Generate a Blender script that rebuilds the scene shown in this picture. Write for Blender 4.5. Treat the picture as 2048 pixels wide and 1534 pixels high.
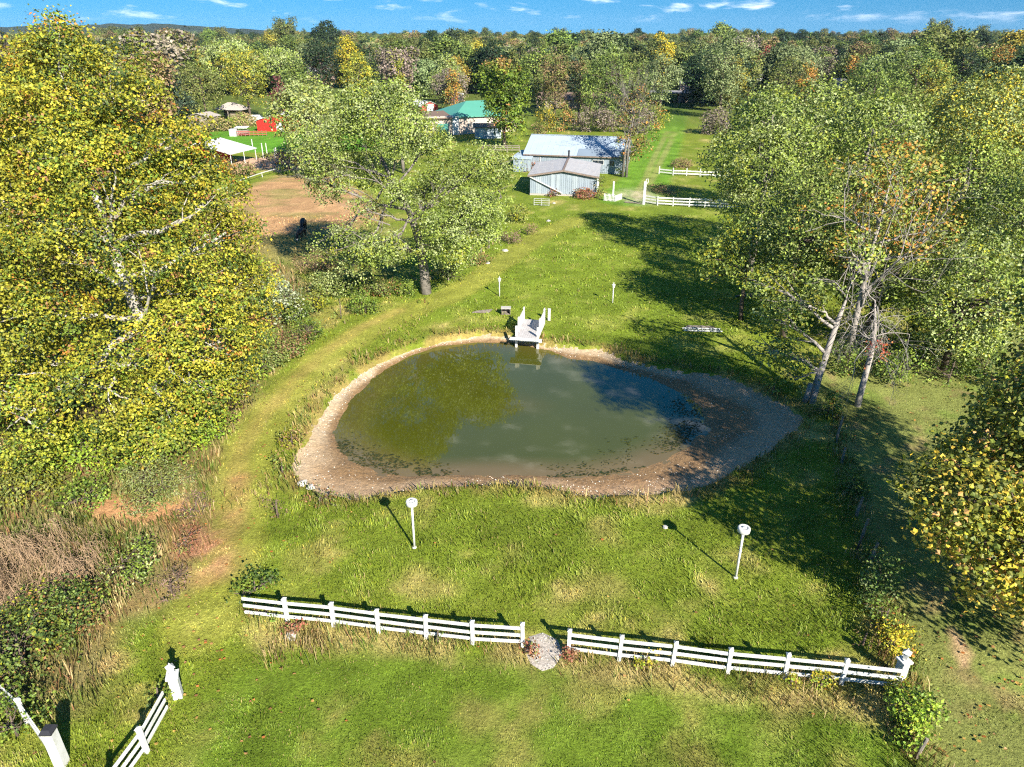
import bpy, math, random
import numpy as np
from mathutils import Vector, Matrix
for o in list(bpy.data.objects): bpy.data.objects.remove(o)
SC = bpy.context.scene
COL = SC.collection
R = math.radians
# ------------------------------------------------------------------ camera
CAM_H, FOC = 22.0, 1421.0           # metres, pixels on a 2048 wide frame
PITCH = math.atan((767 - 66) / FOC)
cd = bpy.data.cameras.new('camera'); cam = bpy.data.objects.new('camera', cd); COL.objects.link(cam)
cd.sensor_fit = 'HORIZONTAL'; cd.sensor_width = 36.0; cd.lens = 36.0 * FOC / 2048
cd.clip_start = 0.5; cd.clip_end = 30000
cam.location = (0, 0, CAM_H); cam.rotation_euler = (math.pi / 2 - PITCH, 0, 0)
SC.camera = cam
# ------------------------------------------------------------------ sun, sky, exposure
SUN_EL, SUN_AZ = R(31.5), R(151.0)      # azimuth clockwise from +Y
sd = Vector((math.sin(SUN_AZ) * math.cos(SUN_EL), math.cos(SUN_AZ) * math.cos(SUN_EL), math.sin(SUN_EL)))
sl = bpy.data.lights.new('sun', 'SUN'); sl.energy = 5.0; sl.angle = R(0.53); sl.color = (1.0, 0.93, 0.80)
so = bpy.data.objects.new('sun', sl); COL.objects.link(so); so.rotation_euler = (-sd).to_track_quat('-Z', 'Y').to_euler()
so.location = (40, -60, 80)
SC.view_settings.view_transform = 'Standard'; SC.view_settings.look = 'None'
SC.view_settings.gamma = 1; SC.view_settings.use_curve_mapping = False
SC.view_settings.exposure = 1.25
SC.render.engine = 'CYCLES'
SC.cycles.use_denoising = False; SC.cycles.use_adaptive_sampling = False; SC.cycles.filter_width = 1.2
SC.cycles.max_bounces = 6; SC.cycles.diffuse_bounces = 2; SC.cycles.glossy_bounces = 3
SC.cycles.transmission_bounces = 3; SC.cycles.transparent_max_bounces = 6; SC.cycles.volume_bounces = 0
SC.cycles.use_light_tree = False
SC.cycles.sample_clamp_indirect = 4.0

def nd(t, kind, **kw):
    n = t.nodes.new(kind)
    for k, v in kw.items():
        if hasattr(n, k): setattr(n, k, v)
        else: n.inputs[k].default_value = v
    return n
W = bpy.data.worlds.new('World'); SC.world = W; W.use_nodes = True
t = W.node_tree; t.nodes.clear(); L = t.links.new
sky = nd(t, 'ShaderNodeTexSky', sky_type='NISHITA', sun_disc=False, sun_elevation=SUN_EL, sun_rotation=SUN_AZ,
         altitude=0, air_density=1.0, dust_density=0.0, ozone_density=4.0)
hs = nd(t, 'ShaderNodeHueSaturation', Saturation=1.55, Value=1.0); L(sky.outputs[0], hs.inputs['Color'])
tc = nd(t, 'ShaderNodeTexCoord')
# thin, very clear autumn air: the pale band of the model sky is pushed below the horizon
vm = nd(t, 'ShaderNodeVectorMath', operation='MULTIPLY_ADD'); L(tc.outputs['Generated'], vm.inputs[0]); vm.inputs[1].default_value = (1, 1, .40); vm.inputs[2].default_value = (0, 0, .13)
vn = nd(t, 'ShaderNodeVectorMath', operation='NORMALIZE'); L(vm.outputs[0], vn.inputs[0]); L(vn.outputs[0], sky.inputs['Vector'])
sp = nd(t, 'ShaderNodeSeparateXYZ'); L(tc.outputs['Generated'], sp.inputs[0])
# thin fair-weather cloud: noise over azimuth and elevation, the same everywhere round the sky
at = nd(t, 'ShaderNodeMath', operation='ARCTAN2'); L(sp.outputs['X'], at.inputs[0]); L(sp.outputs['Y'], at.inputs[1])
el = nd(t, 'ShaderNodeMath', operation='ARCSINE'); L(sp.outputs['Z'], el.inputs[0])
cb = nd(t, 'ShaderNodeCombineXYZ'); L(at.outputs[0], cb.inputs[0]); L(el.outputs[0], cb.inputs[1])
mp = nd(t, 'ShaderNodeMapping'); mp.inputs['Scale'].default_value = (13, 62, 1); mp.inputs['Location'].default_value = (3.3, 0.55, 0)
L(cb.outputs[0], mp.inputs[0])
nz = nd(t, 'ShaderNodeTexNoise', Scale=1.0, Detail=7.0, Roughness=0.58, Distortion=0.25); L(mp.outputs[0], nz.inputs['Vector'])
rp = nd(t, 'ShaderNodeMapRange', interpolation_type='SMOOTHSTEP'); rp.inputs[1].default_value = 0.54; rp.inputs[2].default_value = 0.72
L(nz.outputs['Fac'], rp.inputs[0])
lo = nd(t, 'ShaderNodeMapRange', interpolation_type='SMOOTHSTEP'); lo.inputs[1].default_value = 0.006; lo.inputs[2].default_value = 0.026
L(el.outputs[0], lo.inputs[0])
mu = nd(t, 'ShaderNodeMath', operation='MULTIPLY'); L(rp.outputs[0], mu.inputs[0]); L(lo.outputs[0], mu.inputs[1])
mu2 = nd(t, 'ShaderNodeMath', operation='MULTIPLY'); L(mu.outputs[0], mu2.inputs[0]); mu2.inputs[1].default_value = 0.62
mx = nd(t, 'ShaderNodeMix', data_type='RGBA'); L(mu2.outputs[0], mx.inputs[0]); L(hs.outputs[0], mx.inputs[6]); mx.inputs[7].default_value = (16, 16.5, 17.5, 1)
bg = nd(t, 'ShaderNodeBackground', Strength=0.05); L(mx.outputs[2], bg.inputs[0])
wo = nd(t, 'ShaderNodeOutputWorld'); L(bg.outputs[0], wo.inputs[0])

# ------------------------------------------------------------------ helpers
CP, SP = math.cos(PITCH), math.sin(PITCH)
def G(px, py, z=0.0):
    """world point at height z seen at a point of the photograph"""
    u = (px - 1024) / FOC; v = (py - 767) / FOC
    d = np.array([u, CP - v * SP, -SP - v * CP])
    k = (z - CAM_H) / d[2]
    return np.array([k * d[0], k * d[1], z])
def at_y(px, py, Y):
    """world point at distance Y ahead"""
    u = (px - 1024) / FOC; v = (py - 767) / FOC
    k = Y / (CP - v * SP)
    return np.array([u * k, Y, CAM_H + k * (-SP - v * CP)])
def proj(P):
    P = np.asarray(P, float); z = P[..., 2] - CAM_H
    dep = P[..., 1] * CP - z * SP; up = P[..., 1] * SP + z * CP
    return 1024 + FOC * P[..., 0] / dep, 767 - FOC * up / dep

def _hash(ix, iy, seed):
    n = (ix.astype(np.int64) * 374761393 + iy.astype(np.int64) * 668265263 + seed * 974711) & 0x7fffffff
    n = ((n ^ (n >> 13)) * 1274126177) & 0x7fffffff
    return ((n ^ (n >> 16)) & 0xffff) / 65535.0
def vnoise(x, y, scale, seed=0, octv=3):
    x = np.asarray(x, float); y = np.asarray(y, float); out = np.zeros_like(x + y); amp = 1.0; tot = 0
    for k in range(octv):
        X = x / scale; Y = y / scale; ix = np.floor(X); iy = np.floor(Y); fx = X - ix; fy = Y - iy
        fx = fx * fx * (3 - 2 * fx); fy = fy * fy * (3 - 2 * fy); s = seed + k * 17
        a = _hash(ix, iy, s); b = _hash(ix + 1, iy, s); c = _hash(ix, iy + 1, s); d = _hash(ix + 1, iy + 1, s)
        out += amp * ((a * (1 - fx) + b * fx) * (1 - fy) + (c * (1 - fx) + d * fx) * fy)
        tot += amp; amp *= 0.5; scale *= 0.5
    return out / tot
def sstep(a, b, x):
    k = np.clip((np.asarray(x, float) - a) / (b - a), 0, 1); return k * k * (3 - 2 * k)
def inpoly(px, py, poly):
    px = np.asarray(px, float); py = np.asarray(py, float); r = np.zeros(px.shape, bool); n = len(poly); j = n - 1
    for i in range(n):
        xi, yi = poly[i]; xj, yj = poly[j]
        c = ((yi > py) != (yj > py)) & (px < (xj - xi) * (py - yi) / (yj - yi + 1e-12) + xi)
        r ^= c; j = i
    return r
def dpoly(px, py, pts):
    """distance to an open polyline"""
    d = np.full(np.shape(px), 1e9)
    for (x0, y0), (x1, y1) in zip(pts[:-1], pts[1:]):
        dx, dy = x1 - x0, y1 - y0; k = np.clip(((px - x0) * dx + (py - y0) * dy) / (dx * dx + dy * dy + 1e-12), 0, 1)
        d = np.minimum(d, np.hypot(px - x0 - k * dx, py - y0 - k * dy))
    return d
def soft(px, py, poly, w):
    """1 inside a polygon, fading over w metres either side of its edge"""
    d = dpoly(px, py, list(poly) + [poly[0]]); return sstep(-w, w, np.where(inpoly(px, py, poly), d, -d))

def np_mesh(name, V, F, col=None, dom='FACE', smooth=False):
    """V (n,3); F: array (m,k) or list of such arrays; col (m,3) face or (n,3) point colours"""
    Fs = F if isinstance(F, list) else [F]
    Fs = [np.asarray(f, np.int32) for f in Fs if len(f)]
    me = bpy.data.meshes.new(name); me.vertices.add(len(V)); me.vertices.foreach_set('co', np.asarray(V, np.float32).ravel())
    loops = np.concatenate([f.ravel() for f in Fs]); cnt = np.concatenate([np.full(len(f), f.shape[1], np.int32) for f in Fs])
    me.loops.add(len(loops)); me.loops.foreach_set('vertex_index', loops)
    me.polygons.add(len(cnt)); st = np.zeros(len(cnt), np.int32); st[1:] = np.cumsum(cnt)[:-1]
    me.polygons.foreach_set('loop_start', st); me.polygons.foreach_set('loop_total', cnt)
    me.polygons.foreach_set('use_smooth', np.full(len(cnt), bool(smooth)))
    me.update(calc_edges=True)
    if col is not None:
        a = me.attributes.new('col', 'FLOAT_COLOR', dom); c = np.ones((len(col), 4), np.float32); c[:, :3] = col
        a.data.foreach_set('color', c.ravel())
    return me
def wloc(o):
    p = Vector((0, 0, 0))
    while o is not None: p = p + o.location; o = o.parent
    return p
def link(name, me, mat, parent=None, label=None, kind=None):
    o = bpy.data.objects.new(name, me); COL.objects.link(o)
    if mat is not None and len(me.materials) == 0: me.materials.append(mat)
    if parent is not None: o.parent = parent
    if label: o['label'] = label
    if kind: o['kind'] = kind
    return o
class MB:
    """collects solid shapes given in world metres and links them as one mesh"""
    def __init__(s): s.V = []; s.Q = []; s.T = []; s.n = 0; s.P = []
    def add(s, V, Q=None, T=None):
        V = np.asarray(V, float); s.V.append(V)
        if Q is not None and len(Q): s.Q.append(np.asarray(Q) + s.n)
        if T is not None and len(T): s.T.append(np.asarray(T) + s.n)
        s.n += len(V); return s
    def hexa(s, c):      # 8 corners, bottom 4 ccw then top 4
        return s.add(c, [(3, 2, 1, 0), (4, 5, 6, 7), (0, 1, 5, 4), (1, 2, 6, 5), (2, 3, 7, 6), (3, 0, 4, 7)])
    def box(s, c, size, rz=0.0, tilt=0.0):
        c = np.asarray(c, float); h = np.asarray(size, float) / 2
        k = np.array([(-1, -1, -1), (1, -1, -1), (1, 1, -1), (-1, 1, -1), (-1, -1, 1), (1, -1, 1), (1, 1, 1), (-1, 1, 1)]) * h
        if tilt: k = k @ np.array(Matrix.Rotation(tilt, 3, 'X')).T
        cz, sz = math.cos(rz), math.sin(rz)
        k = np.stack([k[:, 0] * cz - k[:, 1] * sz, k[:, 0] * sz + k[:, 1] * cz, k[:, 2]], 1)
        return s.hexa(k + c)
    def bar(s, a, b, w, h):   # rectangular bar between two points, h is roughly vertical
        a = np.asarray(a, float); b = np.asarray(b, float); d = (b - a) / np.linalg.norm(b - a)
        up = np.array([0, 0, 1.0]) if abs(d[2]) < .95 else np.array([0, 1.0, 0])
        sx = np.cross(d, up); sx /= np.linalg.norm(sx); uz = np.cross(sx, d)
        k = lambda p: [p - sx * w / 2 - uz * h / 2, p + sx * w / 2 - uz * h / 2, p + sx * w / 2 + uz * h / 2, p - sx * w / 2 + uz * h / 2]
        return s.hexa(np.array(k(a) + k(b)))
    def tube(s, pts, rad, sides=7, cap=True):
        pts = np.asarray(pts, float); n = len(pts); rad = np.broadcast_to(np.asarray(rad, float), (n,))
        d = np.gradient(pts, axis=0); d /= np.linalg.norm(d, axis=1)[:, None] + 1e-9
        ref = np.array([0.31, 0.95, 0.05]) if abs(d[:, 2]).mean() > .5 else np.array([0.05, 0.1, 1.0])
        a = np.cross(d, ref); a /= np.linalg.norm(a, axis=1)[:, None] + 1e-9; b = np.cross(d, a)
        th = np.arange(sides) * 2 * math.pi / sides
        V = pts[:, None] + rad[:, None, None] * (np.cos(th)[None, :, None] * a[:, None] + np.sin(th)[None, :, None] * b[:, None])
        V = V.reshape(-1, 3); i = np.arange(n - 1)[:, None] * sides; j = np.arange(sides)[None]; j2 = (j + 1) % sides
        Q = np.stack([i + j, i + j2, i + sides + j2, i + sides + j], -1).reshape(-1, 4)
        T = []
        if cap:
            V = np.vstack([V, pts[0], pts[-1]]); m = n * sides
            T = [(m, (k + 1) % sides, k) for k in range(sides)] + [(m + 1, (n - 1) * sides + k, (n - 1) * sides + (k + 1) % sides) for k in range(sides)]
        return s.add(V, Q, T)
    def lathe(s, c, prof, sides=16):    # prof: (radius, z)
        c = np.asarray(c, float); th = np.arange(sides) * 2 * math.pi / sides
        V = np.array([(c[0] + r * math.cos(a), c[1] + r * math.sin(a), c[2] + z) for r, z in prof for a in th])
        n = len(prof); i = np.arange(n - 1)[:, None] * sides; j = np.arange(sides)[None]; j2 = (j + 1) % sides
        return s.add(V, np.stack([i + j, i + j2, i + sides + j2, i + sides + j], -1).reshape(-1, 4))
    def rock(s, c, r, rng, flat=.6):
        th = np.linspace(0, 2 * math.pi, 8)[:-1]; V = [(0, 0, -r * flat * .5)]
        for zz, rr in ((-.2, 1.0), (.35, .75)):
            for a in th: k = r * rr * rng.uniform(.7, 1.2); V.append((k * math.cos(a), k * math.sin(a), zz * r * flat * rng.uniform(.6, 1.4)))
        V.append((rng.uniform(-.2, .2) * r, rng.uniform(-.2, .2) * r, r * flat * rng.uniform(.5, .8)))
        T = [(0, 1 + (k + 1) % 7, 1 + k) for k in range(7)] + [(15, 8 + k, 8 + (k + 1) % 7) for k in range(7)]
        return s.add(np.array(V) + np.asarray(c), [(1 + k, 1 + (k + 1) % 7, 8 + (k + 1) % 7, 8 + k) for k in range(7)], T)
    def mesh(s, name, off=(0, 0, 0), smooth=False):
        V = np.vstack(s.V) - np.asarray(off)
        return np_mesh(name, V, [np.vstack(x) for x in (s.Q, s.T) if x], smooth=smooth)
    def build(s, name, mat, parent=None, smooth=False, label=None, kind=None, bevel=0):
        off = wloc(parent) if parent is not None else (0, 0, 0)
        o = link(name, s.mesh(name, off, smooth), mat, parent, label, kind)
        if bevel:
            m = o.modifiers.new('bevel', 'BEVEL'); m.width = bevel; m.segments = 1; m.limit_method = 'ANGLE'
        return o
def tag(o, label, cat, group=None):
    o['label'] = label; o['category'] = cat
    if group: o['group'] = group
    return o
def thing(name, label, cat, loc, group=None):
    o = bpy.data.objects.new(name, None); COL.objects.link(o); o.location = tuple(float(v) for v in loc)
    o.empty_display_size = .3
    return tag(o, label, cat, group)
def dup(o, loc, label=None, parent=None, rz=None, sc=None):
    c = o.copy(); COL.objects.link(c)
    if parent is not None: c.parent = parent
    if loc is not None: c.location = tuple(float(v) for v in loc)
    if rz is not None: c.rotation_euler.z = rz
    if sc is not None: c.scale = (sc, sc, sc)
    if label: c['label'] = label
    for ch in o.children: dup(ch, None, None, c)
    return c
# ------------------------------------------------------------------ materials
def M(name, color, rough=.7, noise=0, nscale=8, spec=.3, metal=0, bump=0, bscale=30, dirt=None, dirt_amt=.5, dscale=2.0):
    m = bpy.data.materials.new(name); m.use_nodes = True; t = m.node_tree; b = t.nodes['Principled BSDF']; L = t.links.new
    b.inputs['Roughness'].default_value = rough; b.inputs['Specular IOR Level'].default_value = spec; b.inputs['Metallic'].default_value = metal
    tc = nd(t, 'ShaderNodeTexCoord'); src = None
    rgb = nd(t, 'ShaderNodeRGB'); rgb.outputs[0].default_value = (*color, 1); src = rgb.outputs[0]
    if dirt is not None:
        n = nd(t, 'ShaderNodeTexNoise', Scale=dscale, Detail=6.0, Roughness=.65); L(tc.outputs['Object'], n.inputs['Vector'])
        r = nd(t, 'ShaderNodeMapRange'); r.inputs[1].default_value = .62 - .25 * dirt_amt; r.inputs[2].default_value = .78; L(n.outputs['Fac'], r.inputs[0])
        x = nd(t, 'ShaderNodeMix', data_type='RGBA'); L(r.outputs[0], x.inputs[0]); L(src, x.inputs[6]); x.inputs[7].default_value = (*dirt, 1); src = x.outputs[2]
    if noise:
        n = nd(t, 'ShaderNodeTexNoise', Scale=nscale, Detail=5.0); L(tc.outputs['Object'], n.inputs['Vector'])
        r = nd(t, 'ShaderNodeMapRange'); r.inputs[1].default_value = .3; r.inputs[2].default_value = .7; r.inputs[3].default_value = 1 - noise; r.inputs[4].default_value = 1 + noise
        L(n.outputs['Fac'], r.inputs[0])
        v = nd(t, 'ShaderNodeVectorMath', operation='SCALE'); L(src, v.inputs[0]); L(r.outputs[0], v.inputs['Scale']); src = v.outputs[0]
    L(src, b.inputs['Base Color'])
    if bump:
        n = nd(t, 'ShaderNodeTexNoise', Scale=bscale, Detail=4.0); L(tc.outputs['Object'], n.inputs['Vector'])
        u = nd(t, 'ShaderNodeBump', Strength=bump, Distance=.05); L(n.outputs['Fac'], u.inputs['Height']); L(u.outputs[0], b.inputs['Normal'])
    return m
def leaf_mat(name, trans=.28, rough=.55, instvar=0.0):
    m = bpy.data.materials.new(name); m.use_nodes = True; t = m.node_tree; b = t.nodes['Principled BSDF']; L = t.links.new; out = t.nodes['Material Output']
    a = nd(t, 'ShaderNodeAttribute', attribute_name='col'); src = a.outputs['Color']
    if instvar:
        oi = nd(t, 'ShaderNodeObjectInfo'); h = nd(t, 'ShaderNodeHueSaturation', Saturation=1.0)
        r = nd(t, 'ShaderNodeMapRange'); r.inputs[3].default_value = .5 - .018 * instvar; r.inputs[4].default_value = .5 + .022 * instvar; L(oi.outputs['Random'], r.inputs[0]); L(r.outputs[0], h.inputs['Hue'])
        q = nd(t, 'ShaderNodeMath', operation='MULTIPLY'); L(oi.outputs['Random'], q.inputs[0]); q.inputs[1].default_value = 7.31
        f = nd(t, 'ShaderNodeMath', operation='FRACT'); L(q.outputs[0], f.inputs[0])
        r2 = nd(t, 'ShaderNodeMapRange'); r2.inputs[3].default_value = 1 - .3 * instvar; r2.inputs[4].default_value = 1 + .3 * instvar; L(f.outputs[0], r2.inputs[0]); L(r2.outputs[0], h.inputs['Value'])
        L(src, h.inputs['Color']); src = h.outputs[0]
    L(src, b.inputs['Base Color']); b.inputs['Roughness'].default_value = rough; b.inputs['Specular IOR Level'].default_value = .35
    tr = nd(t, 'ShaderNodeBsdfTranslucent'); L(src, tr.inputs[0])
    x = nd(t, 'ShaderNodeMixShader', Fac=trans); L(b.outputs[0], x.inputs[1]); L(tr.outputs[0], x.inputs[2]); L(x.outputs[0], out.inputs[0])
    return m
LEAF = leaf_mat('leaf', .16); LEAF_FAR = leaf_mat('leaf_far', .12, .7, 1.0); BLADE = leaf_mat('grass_blade', .18, .6)
WHITE = M('white_vinyl', (.60, .60, .58), .4, .07, 3, .4, dirt=(.36, .37, .27), dirt_amt=.45, dscale=2.2)
WHITEP = M('white_paint', (.58, .58, .56), .5, .06, 4, .3, dirt=(.35, .35, .3), dirt_amt=.35)
WOODGREY = M('weathered_wood', (.22, .19, .16), .9, .35, 6, .1, bump=.3)
DARK = M('dark_metal', (.03, .03, .035), .45)
GLASS = M('window_glass', (.03, .04, .05), .08, spec=.6)
CLOVER = None
# ================================================================== GROUND
ZW = -0.55                                    # pond level
def gl(pts, z=0.0): return [tuple(G(x, y, z)[:2]) for x, y in pts]
OUT = gl([(1085,681),(1040,672),(1000,664),(960,663),(874,675),(807,694),(752,720),(706,747),(666,782),(639,822),(623,845),(612,872),(594,900),(580,935),(595,963),(630,982),(666,992),(713,998),(756,988),(835,976),(932,968),(1030,968),(1108,976),(1195,994),(1265,988),(1330,984),(1398,976),(1445,958),(1490,930),(1535,904),(1597,857),(1613,838),(1592,815),(1550,796),(1496,767),(1437,745),(1378,740),(1330,732),(1289,724),(1242,710),(1210,694),(1167,692),(1120,686)])
WAT = gl([(1060,694),(1022,685),(952,685),(874,694),(819,712),(768,741),(729,775),(698,810),(678,841),(668,872),(674,896),(702,923),(756,943),(815,955),(893,951),(991,949),(1089,953),(1148,955),(1210,951),(1285,935),(1335,916),(1379,896),(1390,876),(1410,857),(1406,818),(1378,794),(1339,775),(1300,757),(1265,747),(1187,722),(1140,718),(1101,702)], ZW)
PC = (1.0, 42.5)
def ring(poly, n=512):
    """radius of an outline about the pond centre, by angle"""
    P = np.array(poly + [poly[0]]); P = np.concatenate([P[i] + (P[i + 1] - P[i]) * np.linspace(0, 1, 40)[:-1, None] for i in range(len(P) - 1)])
    a = np.arctan2(P[:, 1] - PC[1], P[:, 0] - PC[0]); r = np.hypot(P[:, 0] - PC[0], P[:, 1] - PC[1])
    o = np.argsort(a); th = np.linspace(-math.pi, math.pi, n, endpoint=False)
    rr = np.interp(th, a[o], r[o], period=2 * math.pi); k = np.array([1, 2, 3, 2, 1.]); k /= k.sum()
    return th, np.convolve(np.r_[rr[-2:], rr, rr[:2]], k, 'valid')
TH, R_OUT = ring(OUT); _, R_WAT = ring(WAT)
R_OUT = np.maximum(R_OUT + .16 * (vnoise(TH * 22, 0 * TH, .5, 5) - .5) * 2, R_WAT + .35)
def r_at(x, y, RR): return np.interp(np.arctan2(y - PC[1], x - PC[0]), TH, RR, period=2 * math.pi)
def pond_in(x, y):       # metres inside the mud outline
    return r_at(x, y, R_OUT) - np.hypot(x - PC[0], y - PC[1])
def zground(x, y):
    x = np.asarray(x, float); y = np.asarray(y, float)
    z = .10 * (vnoise(x, y, 3.0, 3, 2) - .5) + .30 * (vnoise(x, y, 14.0, 9, 2) - .5)
    fade = np.clip(pond_in(x, y) / -6.0, 0, 1); z *= fade * sstep(-900, -200, -np.hypot(x, y)) 
    far = np.hypot(x, y); z += 6.0 * (vnoise(x, y, 420.0, 21, 2) - .5) * sstep(500, 1400, far)
    return z
def zg(x, y): return float(zground(np.array([x]), np.array([y]))[0])

TRACK = gl([(1150,440),(1085,470),(1010,520),(955,560),(890,597),(800,630),(725,668),(650,715),(585,775),(535,830),(500,890),(480,960),(470,1040),(452,1110),(425,1180),(400,1260)])
RUT = gl([(800,622),(720,660),(640,712),(575,775),(525,832),(492,890),(470,950)])
PAST = gl([(380,450),(470,385),(560,352),(665,352),(745,395),(770,440),(700,470),(640,505),(560,520),(470,500),(380,500)])
PASTG = gl([(480,480),(640,462),(790,450),(800,560),(640,540),(520,525)])
FARLAWN = gl([(380,300),(395,265),(500,255),(640,255),(760,265),(760,300),(560,305)])
DIRT = gl([(455,318),(600,312),(640,330),(560,345),(470,332)])
TOMB = gl([(560,300),(690,290),(700,360),(600,350)])
DRIVE = gl([(1255,400),(1290,360),(1305,330),(1318,300),(1332,265),(1345,235),(1350,200)])
RUTA = gl([(1270,395),(1291,360),(1302,330),(1316,300),(1336,262)])
RUTB = gl([(1282,398),(1306,355),(1322,322),(1338,290),(1350,262)])
GRAVEL = gl([(1055,1272),(1085,1262),(1118,1278),(1128,1310),(1108,1338),(1085,1345),(1060,1330),(1046,1300)])
FENCE_R = gl([(1590,800),(1675,835),(1690,920),(1712,1030),(1740,1130),(1775,1250),(1800,1360),(1840,1534),(1900,1800)])
NEIGH = FENCE_R + [(60, 8), (75, 40), (55, 58), (26, 52)]
LOWER = gl([(395,1400),(560,1300),(800,1300),(1046,1322),(1300,1352),(1560,1385),(1790,1400),(1830,1534),(1900,1800),(300,1800)])
DRYA = gl([(540,1262),(700,1268),(870,1285),(1040,1300),(1300,1338),(1600,1385),(1780,1400)])
BRUSH = gl([(-600,560),(-100,520),(300,500),(560,520),(640,590),(600,660),(540,740),(480,830),(440,900),(425,990),(410,1100),(350,1200),(230,1260),(200,1400),(0,1450),(-600,1300)])
CLAY = gl([(150,1008),(240,995),(330,1005),(395,1010),(380,1035),(300,1045),(200,1042)])
REDW = gl([(330,1060),(440,1040),(470,1100),(440,1160),(360,1140)])
SCAR = gl([(1898,1243),(1915,1260),(1938,1300),(1942,1332),(1928,1335),(1905,1290)])
LAWNBACK = gl([(840,470),(1110,420),(1500,420),(1640,640),(1560,780),(1250,700),(900,640),(760,620)])

def lin(h):
    c = np.array([int(h[i:i + 2], 16) for i in (0, 2, 4)]) / 255.0
    return np.where(c <= .04045, c / 12.92, ((c + .055) / 1.055) ** 2.4)
GREEN, LUSH, OLIVE, STRAW = np.array((.145, .174, .019)), np.array((.070, .128, .011)), np.array((.180, .168, .042)), np.array((.33, .26, .10))
CLAYC, SOIL, RUST, MOWN = np.array((.42, .23, .11)), np.array((.17, .12, .07)), np.array((.24, .085, .04)), np.array((.150, .165, .045))
PASTC = np.array((.43, .255, .125))
def ground_colour(x, y):
    """what grows or lies at a spot: the colour of the turf there"""
    x = np.asarray(x, float); y = np.asarray(y, float)
    n1 = vnoise(x, y, 2.2, 31)[..., None]; n2 = vnoise(x, y, 7.0, 37)[..., None]; n3 = vnoise(x, y, .7, 41)[..., None]
    c = GREEN * (1 - n2) + (LUSH * .55 + GREEN * .45) * n2
    c = c + (OLIVE - c) * sstep(.50, .80, n1)
    c = c + (STRAW - c) * sstep(.60, .82, .6 * n1 + .4 * n3) * .6
    def lay(c, m, col, k=1.0): m = (np.clip(m, 0, 1) * k)[..., None]; return c + (np.asarray(col) - c) * m
    j = .8 * (vnoise(x, y, 1.1, 53) - .5)
    def S(p, w): return soft(x + j * w * 1.5, y - j * w * 1.5, p, w)
    c = lay(c, S(LAWNBACK, 2.0), (.125, .175, .016), .55)
    c = lay(c, S(LOWER, .8), .75 * LUSH + .25 * GREEN, .8); c = lay(c, S(LOWER, .5) * sstep(.5, .75, vnoise(x, y, 1.6, 77)), OLIVE, .8)
    dd = dpoly(x, y, DRYA); c = lay(c, sstep(1.5, .2, dd + 1.2 * j) * sstep(.25, .6, vnoise(x, y, 1.5, 63)), STRAW, .85)
    tr = dpoly(x, y, TRACK); c = lay(c, sstep(2.0, 1.2, tr + .8 * j), (.20, .20, .035), .75)
    rt = dpoly(x + .5 * j, y + .5 * j, RUT); c = lay(c, sstep(.9, .2, rt) * (.3 + .7 * vnoise(x, y, .9, 71)), CLAYC * .6 + .4 * GREEN, .55)
    c = lay(c, S(BRUSH, 1.0), SOIL * .8 + .2 * OLIVE, .75); c = lay(c, S(BRUSH, 1.0) * sstep(.5, .7, vnoise(x, y, 1.7, 91)), (.20, .12, .055), .7)
    c = lay(c, S(CLAY, .6), (.36, .19, .09), .95); c = lay(c, S(REDW, 1.0) * sstep(.3, .6, vnoise(x, y, .8, 93)), RUST + .05, .8)
    lo = dpoly(x, y, gl([(478,960),(455,1080),(420,1160)])); c = lay(c, sstep(1.0, .2, lo + .6 * j) * vnoise(x, y, .8, 95), CLAYC * .7, .9)
    pn = vnoise(x * .45 + y * .1, y, 2.4, 101)
    c = lay(c, S(PAST, 1.5), PASTC * .75, 1.0); c = lay(c, S(PAST, 1.5) * sstep(.52, .74, pn), (.17, .155, .05), .75); c = lay(c, S(PAST, 1.) * sstep(.6, .85, vnoise(x, y, 1.0, 103)), (.40, .25, .12), .6)
    c = lay(c, S(PASTG, 2.0), (.13, .14, .035), .75)
    c = lay(c, S(TOMB, 2.0), (.16, .13, .06), .6); c = lay(c, S(FARLAWN, 2.0), (.075, .20, .014), .95); c = lay(c, S(DIRT, 1.2), (.40, .26, .18), .95)
    dr = dpoly(x, y, DRIVE); c = lay(c, sstep(5.0, 3.6, dr + j), (.085, .18, .014), .85)
    ru = np.minimum(dpoly(x, y, RUTA), dpoly(x, y, RUTB)); c = lay(c, sstep(.9, .25, ru + .4 * j), (.24, .21, .08), .5)
    c = lay(c, sstep(5, 1, np.hypot(x - 19, (y - 108) * .6)) * vnoise(x, y, .8, 120), (.45, .36, .28), .8)
    nb = S(NEIGH, .4); c = lay(c, nb, MOWN, .95); c = lay(c, nb * sstep(.55, .75, vnoise(x, y, 2.0, 111)), (.12, .17, .03), .7); c = lay(c, nb * sstep(.62, .8, vnoise(x, y, 1.2, 113)), (.22, .16, .075), .7)
    c = lay(c, S(SCAR, .12), (.42, .27, .16), .85)
    pi = pond_in(x, y); c = lay(c, sstep(-1.5, -.1, pi + j) * sstep(.3, .55, vnoise(x, y, .9, 131)), (.24, .17, .06), .75)
    far = np.hypot(x, y); c = lay(c, sstep(170, 260, far), (.06, .085, .02), .8)
    v = (.72 + .56 * n3) * (.72 + .56 * n1)
    return np.clip(c * v * 1.45, .004, .8)

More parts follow.
